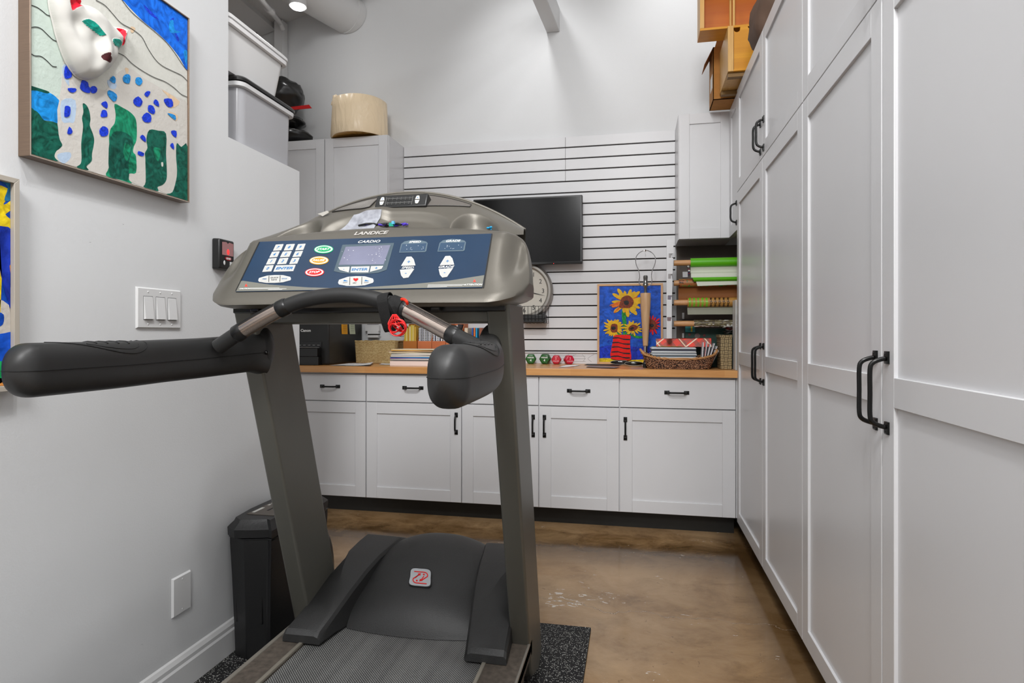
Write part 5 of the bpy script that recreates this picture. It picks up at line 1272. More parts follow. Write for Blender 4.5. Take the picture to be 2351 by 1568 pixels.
# ------------------------------------------------------------------ television, clock, wire basket
t = thing('television', 'black flat television mounted on the slatwall behind the treadmill', 'television', (-.62, 4.0, 1.575))
yT = 3.985; a = onY(1337, 450, yT); zt, zb_ = onY(1337, 447, yT).z, onY(1337, 605, yT).z; xl = a.x - .735
b = MB(); b.box(xl, a.x, yT, yT + .035, zb_, zt); b.box(xl + .2, a.x - .2, yT + .035, YB - .022, zb_ + .12, zt - .1); b.build('case', M_BLACKP, t, bevel=.004)
b = MB(); b.box(xl + .012, a.x - .012, yT - .0012, yT + .001, zb_ + .016, zt - .010); b.build('screen', mat('tv_screen', '070708', .16, spec=.25), t)
b = MB(); b.box(xl + .005, a.x - .005, yT - .003, yT - .001, zb_ + .002, zb_ + .014, 0); b.box(a.x - .19, a.x - .186, yT - .004, yT - .003, zb_ + .003, zb_ + .006, 1); b.build('bezel', [M_BLACKG, mat('standby_led', 'ff2020', .4, emit='ff2020', es=2)], t)
yK = 4.04; kc = onY(1203, 668, yK); t = thing('wall_clock', 'round silver wall clock half hidden behind the treadmill console', 'clock', (kc.x, yK + .03, kc.z - .2))
R_ = .195; Mk = Matrix.Translation((kc.x, 0, kc.z)); prof = [(R_ * .80, yK + .010), (R_ * .82, yK - .002), (R_ * .86, yK - .012), (R_ * .93, yK - .012), (R_ * .99, yK + .004), (R_ * 1.0, yK + .03), (R_ * .97, yK + .052), (.01, yK + .052)]
b = MB(); b.lathe(prof, (kc.x, 0, kc.z), 'Y', 64, 0, cap=False); b.build('rim', mat('silver_rim', '9a9690', .3, metal=.6), t)
b = MB(); b.lathe([(.0005, yK + .011), (R_ * .81, yK + .011)], (kc.x, 0, kc.z), 'Y', 64, 0, cap=False); b.build('dial', mat('clock_dial', 'c8c3b8', .35), t)
b = MB()
for n in range(1, 13):
    a_ = math.radians(30 * n); rr = .128; b.text(str(n), (kc.x + math.sin(a_) * rr, yK + .0105, kc.z + math.cos(a_) * rr), (1, 0, 0), (0, 0, 1), .030, 0, .0006, bold=.0)
b.build('numerals', M_BLACK, t)
def hand(ang, L, w, y):
    b = MB(); a_ = math.radians(ang); d = Vector((math.sin(a_), 0, math.cos(a_))); n = Vector((d.z, 0, -d.x)); o = Vector((kc.x, y, kc.z))
    b.prism([o - d * .02 - n * w * .4, o + d * L * .35 - n * w, o + d * L, o + d * L * .35 + n * w, o - d * .02 + n * w * .4], (0, -.0012, 0), 0); return b
hand(42, .085, .006, yK + .0085).build('hour_hand', M_BLACK, t); hand(103, .150, .0035, yK + .006).build('minute_hand', M_BLACK, t)
# black wire basket
yW = 3.97; t = thing('wire_basket', 'small black wire basket hooked on the slatwall below the clock', 'basket', (onY(1235, 740, yW).x, 4.03, onY(1235, 743, yW).z))
xa, xb = onY(1196, 702, yW).x, onY(1253, 702, yW).x; zt = onY(1235, 703, yW).z; zb_ = onY(1235, 742, yW).z; b = MB(); r = .0016
yk = YB - .024
b.tube([(xa, yk, zt), (xa, yW, zt), (xb, yW, zt), (xb, yk, zt)], r, 6); b.tube([(xb, yk, zt), (xa, yk, zt)], r, 6); b.tube([(xb, yW, zt), (xb + .03, yW + .02, zt)], r, 6)
for k in range(8):
    x = lerp(xa, xb, k / 7); b.tube([(x, yW, zt), (x, yW, zb_ + .02), (x + .004, yW + .02, zb_), (x + .004, yk - .02, zb_ - .0), (x, yk, zb_ + .02), (x, yk, zt)], r, 6)
for z in (zb_ + .03,): b.tube([(xa, yk, z), (xa, yW, z), (xb, yW, z), (xb, yk, z)], r, 6)
b.build('wire_frame', M_BLACKM, t)
b = MB(); b.box(xa + .01, xb - .008, yW + .004, yk - .01, zb_ + .002, zb_ + .058); tag(b.build('charger_box', M_BLACKP, bevel=.006), 'black plastic box sitting inside the wire basket', 'box')

# ------------------------------------------------------------------ dumbbells
def dumbbell(px, py, r, col, num, word, label, rot, proto=None):
    m = mat('vinyl_' + label[:9], col, .35); c = onZ(px, py + 12, CZ); y = 4.015
    ctr = onY(px, py, y); ctr.z = CZ + r * .866 + .0005
    t = thing('dumbbell', label, 'dumbbell', (ctr.x, y, CZ), None)
    Mr = Matrix.Translation(ctr) @ Matrix.Rotation(math.radians(rot), 4, 'Z'); 
    def hexhead(s):
        b = MB(); rings = []
        for yy, k in ((-.030, .80), (-.026, .93), (-.018, 1.0), (.018, 1.0), (.026, .93), (.030, .80)):
            rings.append([Mr @ Vector((math.cos(math.radians(60 * i)) * r * k, yy + s * .0, math.sin(math.radians(60 * i)) * r * k)) for i in range(6)])
        if s: rings = [[p + (Mr.to_3x3() @ Vector((0, .085, 0))) for p in q] for q in rings]
        b.loft(rings, 0); return b
    hexhead(0).build('weight_head', m, t, bevel=.012, seg=4); 
    if y + .12 < YB: hexhead(0)
    b = MB(); b.tube([Mr @ Vector((0, .025, 0)), Mr @ Vector((0, .062, 0))], .014, 14); b.build('handle', m, t)
    b = MB(); b.text(num, Mr @ Vector((0, -.0306, -.008 if num == '4' else .010)), Mr.to_3x3() @ Vector((1, 0, 0)), (0, 0, 1), .015, 0, .0006, bold=.02)
    b.text(word, Mr @ Vector((0, -.0306, .010 if num == '4' else -.009)), Mr.to_3x3() @ Vector((1, 0, 0)), (0, 0, 1), .0085, 0, .0006, bold=.02); b.build('lettering', M_WHITE if num == '4' else mat('faded_print', 'e8a0a8', .5), t)
dumbbell(1219, 822, .0375, '1c5a1e', '4', 'WEIDER', 'dark green dumbbell partly hidden by the treadmill post', 6)
dumbbell(1252, 822, .0385, '1c5a1e', '4', 'WEIDER', 'dark green dumbbell touching the red one', -4)
dumbbell(1277.5, 823.5, .0335, 'b81c30', '2', 'WEIDER', 'red dumbbell beside the dark green pair', 0)
dumbbell(1306, 824, .0335, 'c01838', '2', 'WEIDER', 'pinkish-red dumbbell turned aslant, farthest right', 22)

# ------------------------------------------------------------------ flower painting leaning on the slatwall
def zF(x, y): return (1360 + x / 7.4667, 640 + y / 7.4667)
tl = onY(*zF(85, 95), 4.085); tr = onY(*zF(1210, 75), 4.085); yF = 4.072
x0 = onY(*zF(85, 1000), yF).x; x1 = onY(*zF(1210, 1000), yF).x; zt = onY(*zF(650, 84), yF).z
t = thing('flower_painting', 'blue painting of yellow flowers in a red striped vase, propped on the counter', 'painting', ((x0 + x1) / 2, yF, CZ))
b = MB(); w = .014; z0 = CZ + .0004; yf0, yf1 = yF - .010, yF + .018
for q in (((x0, z0), (x1, z0), (x1 - w, z0 + w), (x0 + w, z0 + w)), ((x1, z0), (x1, zt), (x1 - w, zt - w), (x1 - w, z0 + w)), ((x1, zt), (x0, zt), (x0 + w, zt - w), (x1 - w, zt - w)), ((x0, zt), (x0, z0), (x0 + w, z0 + w), (x0 + w, zt - w))):
    b.hexa([(x, yf0, z) for x, z in q] + [(x, yf1, z) for x, z in q], 0)
b.build('frame', mat('light_wood_frame', 'd0a478', .5, var=.08, vscale=20), t, bevel=.0008)
PF = [painting_mat('fl_blue', '0846a8', .25, 14), painting_mat('fl_navy', '06289c', .4, 16), painting_mat('fl_yellow', 'e4b418', .15, 30), painting_mat('fl_brown', '6e2c10', .2, 30), painting_mat('fl_black', '101010', .2), painting_mat('fl_green', '107828', .35, 30),
      painting_mat('fl_red', 'e81408', .1, 30), painting_mat('fl_stripe', '281018', .2), painting_mat('fl_ochre', 'b8a014', .2, 20), painting_mat('fl_orange', 'd86010', .2), painting_mat('fl_lightblue', '80b8e8', .1)]
b = MB(); yc = yF - .003; b.box(x0 + w - .001, x1 - w + .001, yc, yf1 - .002, z0 + w - .001, zt - w + .001, 0)
lv = [0]
def fp(pts, mi, sub=2, jag=0):
    lv[0] += 1; y = yc - .00008 * lv[0]; P = [onY(*zF(*q), y) for q in (smooth_poly(pts, sub) if sub > 1 else pts)]
    P = [Vector((min(max(p.x, x0 + w), x1 - w), y, min(max(p.z, z0 + w), zt - w))) for p in P]; b.prism(P, (0, -.0003, 0), mi)
fp([(100, 1170), (500, 1150), (830, 1175), (1190, 1200), (1190, 1400), (100, 1400)], 1); fp([(100, 1365), (330, 1362), (660, 1390), (1190, 1370), (1190, 1440), (100, 1440)], 8)
for k in range(22): x, y = rnd.uniform(130, 1160), rnd.uniform(150, 1150); fp([(x, y), (x + rnd.uniform(15, 60), y - rnd.uniform(5, 40)), (x + rnd.uniform(10, 40), y + 12)], 10 if k % 5 == 0 else 1)
def petals(cx, cy, r0, r1, n, mi, a0=0, wd=.16, sq=1.0):
    for k in range(n):
        a = a0 + 2 * math.pi * k / n + rnd.uniform(-.08, .08); R = r1 * rnd.uniform(.78, 1.12); m2 = mi[k % len(mi)]
        fp([(cx + math.cos(a - wd) * r0, cy + math.sin(a - wd) * r0 * sq), (cx + math.cos(a - wd * .8) * R * .8, cy + math.sin(a - wd * .8) * R * .8 * sq), (cx + math.cos(a) * R, cy + math.sin(a) * R * sq), (cx + math.cos(a + wd * .8) * R * .8, cy + math.sin(a + wd * .8) * R * .8 * sq), (cx + math.cos(a + wd) * r0, cy + math.sin(a + wd) * r0 * sq)], m2)
fp([(515, 520), (590, 530), (600, 600), (575, 680), (590, 780), (560, 880), (560, 960), (520, 960), (535, 860), (520, 760), (505, 640)], 5)
fp([(615, 940), (700, 960), (800, 980), (900, 975), (960, 960), (960, 1010), (860, 1020), (760, 1020), (680, 985)], 5); fp([(420, 920), (500, 950), (480, 1000), (420, 960)], 5); fp([(560, 940), (610, 900), (620, 920), (590, 970)], 5)
petals(590, 400, 90, 235, 15, [2, 2, 2, 9, 2], .3, .20, .85); petals(590, 400, 90, 285, 14, [2, 2, 2, 2, 2, 2, 9, 2], .1, .17, .85)
fp([(465, 470), (380, 560), (375, 590), (460, 520)], 9); fp([(470, 385), (310, 445), (315, 465), (470, 410)], 9)
fp([(590, 285), (650, 300), (705, 370), (700, 440), (640, 500), (560, 500), (480, 500), (455, 470), (480, 390), (510, 320)], 3); fp([(540, 385), (600, 370), (630, 410), (600, 450), (550, 440)], 4)
petals(370, 845, 60, 150, 14, [2], .2, .2); petals(370, 845, 60, 180, 17, [2], 0, .13); fp([(335, 775), (420, 780), (432, 840), (420, 910), (340, 920), (308, 860)], 3); fp([(330, 820), (390, 820), (400, 860), (350, 880), (325, 850)], 4)
petals(690, 850, 60, 140, 13, [2], .3, .2, .8); petals(690, 850, 60, 165, 16, [2], .1, .14, .8); fp([(620, 840), (690, 785), (770, 810), (775, 850), (700, 895), (630, 890)], 3); fp([(645, 850), (690, 825), (715, 845), (680, 875), (650, 870)], 4)
petals(1020, 785, 60, 165, 15, [6], .2, .14, 1.0); fp([(960, 700), (1040, 700), (1105, 780), (1100, 850), (1020, 870), (950, 850)], 3); fp([(985, 780), (1050, 780), (1050, 820), (1000, 830)], 4)
fp([(370, 975), (500, 960), (640, 965), (655, 1000), (645, 1080), (655, 1240), (665, 1380), (560, 1392), (320, 1370), (325, 1200), (350, 1080)], 6)
for k, yy in enumerate((1010, 1090, 1165, 1250, 1325)):
    xl_, xr_ = (355 - k * 7, 640); fp([(xl_, yy - 5), (440, yy - 10), (520, yy + 15), (xr_, yy + 20), (xr_ - 5, yy + 45), (540, yy + 38), (450, yy + 12), (xl_, yy + 18)], 7)
b.build('canvas', PF, t)

# ------------------------------------------------------------------ bare table lamp
yL = 3.93; xc = onY(1482, 720, yL).x; zz = lambda py: onY(1482, py, yL).z; mp = yL * 1.036 / F_PX
t = thing('table_lamp', 'table lamp without a shade, tapered pale wood stem and bare wire harp', 'lamp', (xc, yL, CZ))
b = MB(); b.lathe([(.0110, zz(795)), (.0160, zz(793.5)), (.0235, zz(745)), (.0315, zz(700)), (.0325, zz(675)), (.0315, zz(673))], (xc, yL, 0), 'Z', 28); b.build('stem', M_LAMPWOOD, t, smooth=40)
b = MB(); b.lathe([(.055, CZ + .0003), (.055, CZ + .006), (.016, CZ + .012), (.0115, CZ + .02), (.0115, zz(795))], (xc, yL, 0), 'Z', 28); b.build('base', M_CHROME, t)
b = MB(); b.lathe([(.0085, zz(673)), (.0085, zz(661)), (.013, zz(658)), (.0175, zz(655)), (.016, zz(651)), (.0128, zz(649)), (.0128, zz(640)), (.0140, zz(639)), (.0140, zz(634)), (.011, zz(632.5))], (xc, yL, 0), 'Z', 20); b.build('socket', mat('dark_chrome', '8a8a88', .2, metal=.9), t)
b = MB()
hs = [(10, 655), (13, 650), (13.5, 642), (12.5, 636), (14, 622), (20, 606), (20.5, 592), (15, 582), (6, 576), (0, 575)]
L_ = [Vector((xc - dx * mp, yL, zz(py))) for dx, py in hs]; R2 = [Vector((2 * xc - p.x, p.y, p.z)) for p in L_]
b.tube(catmull([Vector((xc - .004, yL, zz(657)))] + L_ + R2[::-1][1:] + [Vector((xc + .004, yL, zz(657)))], 4), .0026, 8); b.build('harp', M_CHROME, t)
b = MB(); b.lathe([(.002, zz(574) - .010), (.005, zz(574) - .004), (.0065, zz(574)), (.003, zz(574) + .004)], (xc, yL, 0), 'Z', 14); b.tube(catmull([Vector((xc, yL, zz(578))), Vector((xc - .002, yL, zz(582))), Vector((xc + .0025, yL, zz(588))), Vector((xc - .002, yL, zz(588))), Vector((xc + .001, yL, zz(583)))], 4), .0009, 6); b.build('finial', M_CHROME, t)

# ------------------------------------------------------------------ boat-shaped woven basket with mail
m_boat = mat('twisted_raffia', '7a5a44', .75)
nt = m_boat.node_tree; bs = nt.nodes['Principled BSDF']; wv = nt.nodes.new('ShaderNodeTexVoronoi'); wv.inputs['Scale'].default_value = 1.0
nt.links.new(mapped(nt, (150, 60, 210), rot=(0, .5, 0)), wv.inputs['Vector']); rmp = ramp_node(nt, wv.outputs['Distance'], [(.15, 'd8b090'), (.42, '7a4c30'), (.72, '1a0e0a')]); nt.links.new(rmp.outputs[0], bs.inputs['Base Color'])
nt.links.new(bump_node(nt, math_node(nt, 'SUBTRACT', 1.0, wv.outputs['Distance']), .9, .004), bs.inputs['Normal'])
yB0, yB1 = 3.56, 3.79; xa, xb = onZ(1487, 848, CZ).x, onZ(1633, 848, CZ).x
def zz(py, y=yB0): return onY(1560, py, y).z
def boat(u, a):    # u: height 0..1, a: angle round the rim
    k = lerp(.0, .030, u ** .8); c, s_ = math.cos(a), math.sin(a); e = .45
    sx_ = math.copysign(abs(c) ** e, c); sy_ = math.copysign(abs(s_) ** e, s_)
    x = (xa + xb) / 2 + sx_ * ((xb - xa) / 2 + k * 1.0); y = (yB0 + yB1) / 2 + sy_ * ((yB1 - yB0) / 2 + k * .4)
    zr = lerp(zz(824), zz(811), abs(sx_) ** 3); 
    return Vector((x, y, lerp(CZ + .0003, zr, u)))
b = MB(); NB = 72; rings = [[boat(u, 2 * math.pi * k / NB) for k in range(NB)] for u in (0, .1, .3, .5, .7, .9, 1.0)]
ctr_ = Vector(((xa + xb) / 2, (yB0 + yB1) / 2, 0))
rings += [[p + (Vector((ctr_.x, ctr_.y, p.z)) - p).normalized() * .010 for p in rings[-1]], [p + (Vector((ctr_.x, ctr_.y, p.z)) - p).normalized() * .012 + Vector((0, 0, .006)) for p in rings[0]]]
b.loft(rings, 0); t = tag(b.build('mail_basket', m_boat), 'brown twisted-raffia basket heaped with mail at the front of the counter', 'basket')
b = MB(); rim = [boat(1.0, 2 * math.pi * k / 160) for k in range(160)]
for ph in (0, math.pi): b.tube([p + Vector((math.cos(k * .9 + ph) * .0035, math.cos(k * .9 + ph) * .0035, math.sin(k * .9 + ph) * .0035)) for k, p in enumerate(rim)], .0042, 7, 0, closed=True)
for s in (-1, 1):
    pts = [boat(1.0, (0 if s > 0 else math.pi) + q) for q in (-.5, -.2, .2, .5)]; pts[1] += Vector((s * .008, 0, .016)); pts[2] += Vector((s * .008, 0, .016)); b.tube(catmull(pts, 6), .007, 8)
b.build('rim', mat('raffia_rim', 'b88858', .7, bump=.9, bscale=200), t)
# layered magazines and letters
cols = ['dfe3e6', '2a3038', 'e8e8e8', '8fa8b8', '3a3c44', 'dcdcdc', '28343c', 'c8ccd0', 'e4e4e2', '4a4a58', 'b8bcc4']
labs = ['lowest', 'second lowest', 'white', 'pale blue', 'charcoal', 'light grey', 'near-black', 'silvery', 'off-white', 'slate', 'topmost pale']
z = CZ + .012
for k, c in enumerate(cols):
    w, d = .250 + rnd.uniform(-.004, .008), .17; th = .0100; b = MB()
    Mx = Matrix.Translation(((xa + xb) / 2 - .028 + rnd.uniform(-.004, .004), 3.675, z)) @ Matrix.Rotation(math.radians(rnd.uniform(-2, 2)), 4, 'Z')
    b.box(-w / 2, w / 2, -d / 2, d / 2, 0, th * .5, 0, Mx); b.box(-w / 2 + .004, w / 2 - .003, -d / 2 + .002, d / 2, th * .52, th * .9, 1, Mx)
    o = b.build('magazine', [mat_cached(c), mat_cached(['eceeee', '5a6670', 'd4dade', '20262c', 'eceeee', '98a8b4'][k % 6])], bevel=.0008); tag(o, labs[k] + ' magazine in the pile inside the raffia mail basket', 'magazine', 'magazines piled in the mail basket'); z += th
b = MB(); b.grid(lambda u, v: Vector((lerp((xa + xb) / 2 - .15, (xa + xb) / 2 + .02, u), lerp(3.60, 3.66, v), z + .004 + .006 * u * (1 - u))), 8, 2); b.grid(lambda u, v: Vector((lerp((xa + xb) / 2 - .15, (xa + xb) / 2 + .02, u), lerp(3.60, 3.66, v), z + .003 + .006 * u * (1 - u))), 8, 2)
tag(b.build('paper_strip', mat('lime_paper', 'b4dc20', .5)), 'lime-green paper strip on top of the magazine pile', 'paper')
# plaid box
m_pl = mat('plaid_paper', 'd03818', .4); nt = m_pl.node_tree; bs = nt.nodes['Principled BSDF']
vv_ = mapped(nt, (1, 1, 1), rot=(0, math.radians(38), 0)); s3 = nt.nodes.new('ShaderNodeSeparateXYZ'); nt.links.new(vv_, s3.inputs[0])
def stripes(src, f, th, ph=0): return math_node(nt, 'GREATER_THAN', math_node(nt, 'SINE', math_node(nt, 'ADD', math_node(nt, 'MULTIPLY', src, f), ph)), th)
c1 = mix_node(nt, math_node(nt, 'MULTIPLY', stripes(s3.outputs[0], 110, .2), .55), 'e83010', '50443a'); c2 = mix_node(nt, math_node(nt, 'MULTIPLY', stripes(s3.outputs[2], 110, .3), .45), c1, '4a5048'); c3 = mix_node(nt, stripes(s3.outputs[0], 55, .985, 1.0), c2, 'e8c8a8'); c4 = mix_node(nt, stripes(s3.outputs[2], 55, .985, 2.0), c3, 'f0d8c0'); nt.links.new(c4, bs.inputs['Base Color'])
b = MB(); pa_ = onY(1507, 790, 3.72); pb2 = onY(1632, 782, 3.72); zz0 = z + .0015
b.hexa([(pa_.x, 3.68, zz0), (pb2.x, 3.68, zz0), (pb2.x, 3.76, zz0), (pa_.x, 3.76, zz0), (pa_.x - .004, 3.70, zz0 + .046), (pb2.x, 3.70, zz0 + .050), (pb2.x, 3.76, zz0 + .052), (pa_.x, 3.76, zz0 + .048)], 0)
tag(b.build('gift_box', m_pl, bevel=.0015), 'long red plaid gift box lying across the mail basket', 'box')
for k in range(6):
    b = MB(); px = 1611 + k * 5.2; p = onY(px, 800, 3.62); a_ = math.radians(4 + k * 4.5); Mx = Matrix.Translation((p.x, 3.60 + k * .012, CZ + .03)) @ Matrix.Rotation(a_, 4, 'Y')
    b.box(-.0022, .0012, 0, .08, 0, .122 - k * .004 + .01 * (k % 2), 0, Mx); b.box(.0013, .0026, .004, .076, 0, .112 - k * .004, 1, Mx); b.box(-.0034, -.0023, .0, .02, .01, .095 - k * .003, 2 if k == 1 else 0, Mx)
    tag(b.build('envelope', [mat_cached('e6e4e6'), mat_cached('c8c6cc'), mat_cached('d83020')]), ['leftmost', 'second from the left, red-striped', 'third from the left', 'fourth from the left', 'fifth from the left', 'rightmost, most tilted'][k] + ' white envelope standing in the mail basket', 'envelope', 'envelopes standing in the mail basket')
# tan woven box
xa2, xb2 = onZ(1656, 849, CZ).x, CAB_X - .014
b = MB(); z1 = onY(1660, 770, 3.60).z; yA, yC = 3.585, 3.74
b.hexa([(xa2 + .004, yA, CZ + .0003), (xb2, yA, CZ + .0003), (xb2, yC, CZ + .0003), (xa2 + .004, yC, CZ + .0003), (xa2, yA - .004, z1), (xb2, yA - .004, z1), (xb2, yC, z1), (xa2, yC, z1)], 0)
b.box(xa2 - .003, xb2 + .001, yA - .007, yA - .003, z1 - .012, z1 + .003, 0); b.box(xa2 - .004, xa2 + .001, yA - .006, yC, z1 - .012, z1 + .004, 0)
tag(b.build('woven_box', M_TANWEAVE, bevel=.003), 'tall tan flat-woven box at the right end of the counter', 'box')
# sunglasses, dark case, flat papers
t = thing('sunglasses', 'folded black sunglasses lying on the counter before the flower painting', 'sunglasses', tuple(onZ(1435, 838, CZ)))
for i, (pa_, pb2) in enumerate((((1411, 836), (1438, 838)), ((1443, 839), (1469, 841)))):
    a, c_ = onZ(*pa_, CZ), onZ(*pb2, CZ); m_ = a.lerp(c_, .5); L = (c_ - a).length / 2; b = MB()
    b.ball((m_.x, m_.y, CZ + .015), L, .010, .014, 0, 18, 10); b.build('lens', M_BLACKG, t); b = MB(); b.tube([(m_.x - L * math.cos(q), m_.y - .011, CZ + .015 + .0125 * math.sin(q)) for q in [2 * math.pi * k / 24 for k in range(24)]], .0012, 6, 0, closed=True); b.build('rim', mat('rim_grey', 'a8a8a0', .3), t)
a, c_ = onZ(1436, 838, CZ), onZ(1446, 839, CZ); b = MB(); b.tube([(a.x, a.y, CZ + .020), (a.x * .5 + c_.x * .5, a.y - .004, CZ + .026), (c_.x, c_.y, CZ + .020)], .0022, 8); b.tube([(a.x - .06, a.y + .01, CZ + .012), (a.x + .04, a.y + .03, CZ + .003)], .002, 8); b.build('frame', M_BLACKP, t)
b = MB(); p = onZ(1481, 845, CZ); b.lathe([(.004, 0), (.012, .002), (.013, .02), (.010, .035), (.006, .042)], (p.x, p.y - .0, CZ + .0004), 'Z', 20); tag(b.build('glass_bottle', M_BLACKG), 'tiny dark glass bottle at the left foot of the mail basket', 'bottle')
sheet('note_card', [(1281, 844), (1320, 841), (1332, 838), (1300, 838)], CZ + .001, mat_cached('ececec'), 'small white card lying in front of the red dumbbells', 'card')
sheet('booklet', [(1341, 838), (1420, 840), (1428, 837), (1348, 835.5)], CZ + .001, mat_cached('1c1c1e'), 'thin black booklet lying left of the sunglasses', 'booklet')
sheet('leaflet', [(1345, 842.5), (1410, 845), (1425, 842.5), (1352, 839.5)], CZ + .003, mat_cached('8a7c80'), 'grey-mauve printed leaflet on the counter before the black booklet', 'leaflet')

# ------------------------------------------------------------------ gift wrap nook
t = thing('gift_wrap_rack', 'white notched rack side with dark back board under the corner cabinets', 'rack', (.38, 3.9, CZ))
XN = .182
b = MB(); b.box(.2705, XR - .002, YB - .012, YB - .001, CZ + .0003, 1.684, 0); b.build('back_board', mat('taupe_board', '5c524a', .6, var=.05), t)
zt_ = 1.655
pts = [(4.105, CZ + .0004), (3.62, CZ + .0004)]; yfr = 3.60
zn = [onY(1540, py, 3.6).z for py in (848, 770, 743, 690, 663, 613, 590, 574)]
notches = [(779, 776), (737, 728), (688, 678), (640, 629), (592, 582)]
pts = [(4.105, CZ + .0004), (yfr + .03, CZ + .0004)]
for (pa_, pb2) in notches:
    z_a, z_b = onY(1541, pa_, 3.62).z, onY(1541, pb2, 3.62).z; f = (z_a - CZ) / .76; y = yfr + .03 - .03 * f
    pts += [(y, z_a), (y + .10, z_a), (y + .10, z_b), (y, z_b)]
pts += [(yfr, zt_), (4.105, zt_)]
zlo = onY(1537, 777, 3.62).z
pts = [(XN, zlo)]
xr_ = onY(1540.5, 770, 3.60).x; xt_ = onY(1546.5, 570, 3.60).x
fx = lambda z: lerp(xr_, xt_, (z - zlo) / (zt_ - zlo))
pts.append((fx(zlo), zlo))
for (pa_, pb2) in notches[1:]:
    z_a, z_b = onY(1541, pa_, 3.60).z, onY(1541, pb2, 3.60).z
    pts += [(fx(z_a), z_a), (fx(z_a) - .024, z_a + .001), (fx(z_a) - .024, z_b), (fx(z_b), z_b)]
pts += [(xt_, zt_), (XN, zt_)]
XN0 = min(p[0] for p in pts)
b = MB(); b.prism([(x, 3.60, z) for x, z in pts], (0, .018, 0), 0); b.build('notched_front', M_CAB, t, bevel=.0008)
b = MB(); b.box(.207, .213, 3.6185, YB - .024, zlo, zt_); b.build('side_panel', M_CAB, t)
for (pa_, pb2, w_) in (((1567, 637), (1579, 624), 0), ((1566, 776), (1576, 765), 0), ((1566, 733), (1571, 718), 0)):
    b = MB(); a = onY(*pa_, YB - .013); c_ = onY(*pb2, YB - .013); b.box(a.x, c_.x, YB - .02, YB - .0122, a.z, c_.z); b.build('wall_clip', M_PLASTIC_W, t, bevel=.001)
def roll(py, dowel_px, roll_px, rr, m, label, yy=3.72, name='gift_wrap_roll', tail=None, mt=None):
    a = onY(1545, py, yy); z = a.z; xe = CAB_X + .16
    b = MB(); b.tube([(onY(1547, py, yy).x, yy, z), (xe, yy, z)], .0165, 14); tag(b.build('wooden_dowel', M_DOWEL), dowel_px, 'dowel')
    x0 = onY(roll_px, py, yy).x; b = MB()
    n = 28; sp = []
    for k in range(n * 3):
        a_ = 2 * math.pi * k / n; sp.append(rr - .0006 * k / n)
    ring_o = [Vector((0, yy + math.cos(2 * math.pi * k / n) * rr, z + math.sin(2 * math.pi * k / n) * rr)) for k in range(n)]; ring_i = [Vector((0, yy + math.cos(2 * math.pi * k / n) * (.0175), z + math.sin(2 * math.pi * k / n) * .0175)) for k in range(n)]
    mk = lambda R, x: [Vector((x, p.y, p.z)) for p in R]
    b.loft([mk(ring_i, x0 + .001), mk(ring_o, x0), mk(ring_o, xe - .002), mk(ring_i, xe - .003), mk(ring_i, x0 + .001)], 0, True, False, False)
    t = tag(b.build(name, m), label, 'gift wrap')
    if tail: tail(t, x0, xe, yy, z, rr)
    return t
def curtain(t, x0, xe, prof, m, x0f=None):
    b = MB()
    for off in (0, .0008):
        b.grid(lambda u, v: Vector((lerp(x0 if x0f is None else x0f(v), xe, u), interp([(i / (len(prof) - 1), p[0]) for i, p in enumerate(prof)], v) + off, interp([(i / (len(prof) - 1), p[1]) for i, p in enumerate(prof)], v))), 16, 24)
    return b.build('loose_end', m, t, smooth=70)
M_GREEN = mat('green_wrap', '58b008', .4); M_GWHITE = mat('wrap_back_white', 'd4d8c8', .6)
def tail1(t, x0, xe, y, z, r):
    zf = lambda py: onY(1640, py, y - r).z
    curtain(t, x0 + .002, xe, smooth_poly([(y, z - r), (y + .012, zf(620)), (y + .002, zf(624)), (y - .016, zf(627)), (y - .020, zf(636))], 3, False), M_GWHITE)
    b = MB(); 
    for off in (0, .0008): b.grid(lambda u, v: Vector((lerp(x0 + .008 + .01 * v, xe, u), y - .022 - .014 * math.sin(v * math.pi) + off, lerp(zf(636), zf(646), v))), 8, 8)
    b.build('loose_curl', M_GREEN, t)
    b = MB()
    for off in (0, .0008): b.grid(lambda u, v: Vector((lerp(x0 + .03 + .008 * v, xe, u), y - .026 + off, lerp(zf(646), zf(656 - 3 * u), v))), 8, 4)
    b.build('loose_end', M_GWHITE, t)
def m_wrap(name, base, marks, sx, sz, th=.5, dark='2a1408'):
    m = mat(name, base, .45); nt = m.node_tree; bs = nt.nodes['Principled BSDF']
    n1 = noise_node(nt, mapped(nt, (sx, sx, sz)), 1.0, 3, .6); n2 = noise_node(nt, mapped(nt, (sx * .3, sx * .3, sz * .6), loc=(3, 4, 1)), 1.0, 1)
    a = mix_node(nt, math_node(nt, 'GREATER_THAN', n1, th), base, dark); k = math_node(nt, 'MULTIPLY', math_node(nt, 'GREATER_THAN', n1, th), math_node(nt, 'GREATER_THAN', n2, .52))
    nt.links.new(mix_node(nt, k, a, marks), bs.inputs['Base Color']); return m
roll(604, 'pale wooden dowel highest in the rack, holding the bright green roll', 1585, .026, M_GREEN, 'bright green gift wrap roll, highest in the rack', tail=tail1)
M_KRAFT = mat('kraft_paper', '8a5220', .7)
def tail2(t, x0, xe, y, z, r):
    zf = lambda py: onY(1600, py, y - r).z
    curtain(t, x0, xe, smooth_poly([(y + r * .5, z - r * .8), (y + r, zf(672)), (y + r * .6, zf(684)), (y - r * .4, zf(692)), (y - r * 1.3, zf(691)), (y - r * 1.5, zf(686))], 4, False), M_KRAFT)
roll(650, 'pale wooden dowel second from the top of the rack', 1558, .024, m_wrap('kraft_wrap_green', 'a8683a', '18b050', 70, 130, .56), 'kraft gift wrap roll with green and dark flecks, second from the top', yy=3.74, tail=tail2)
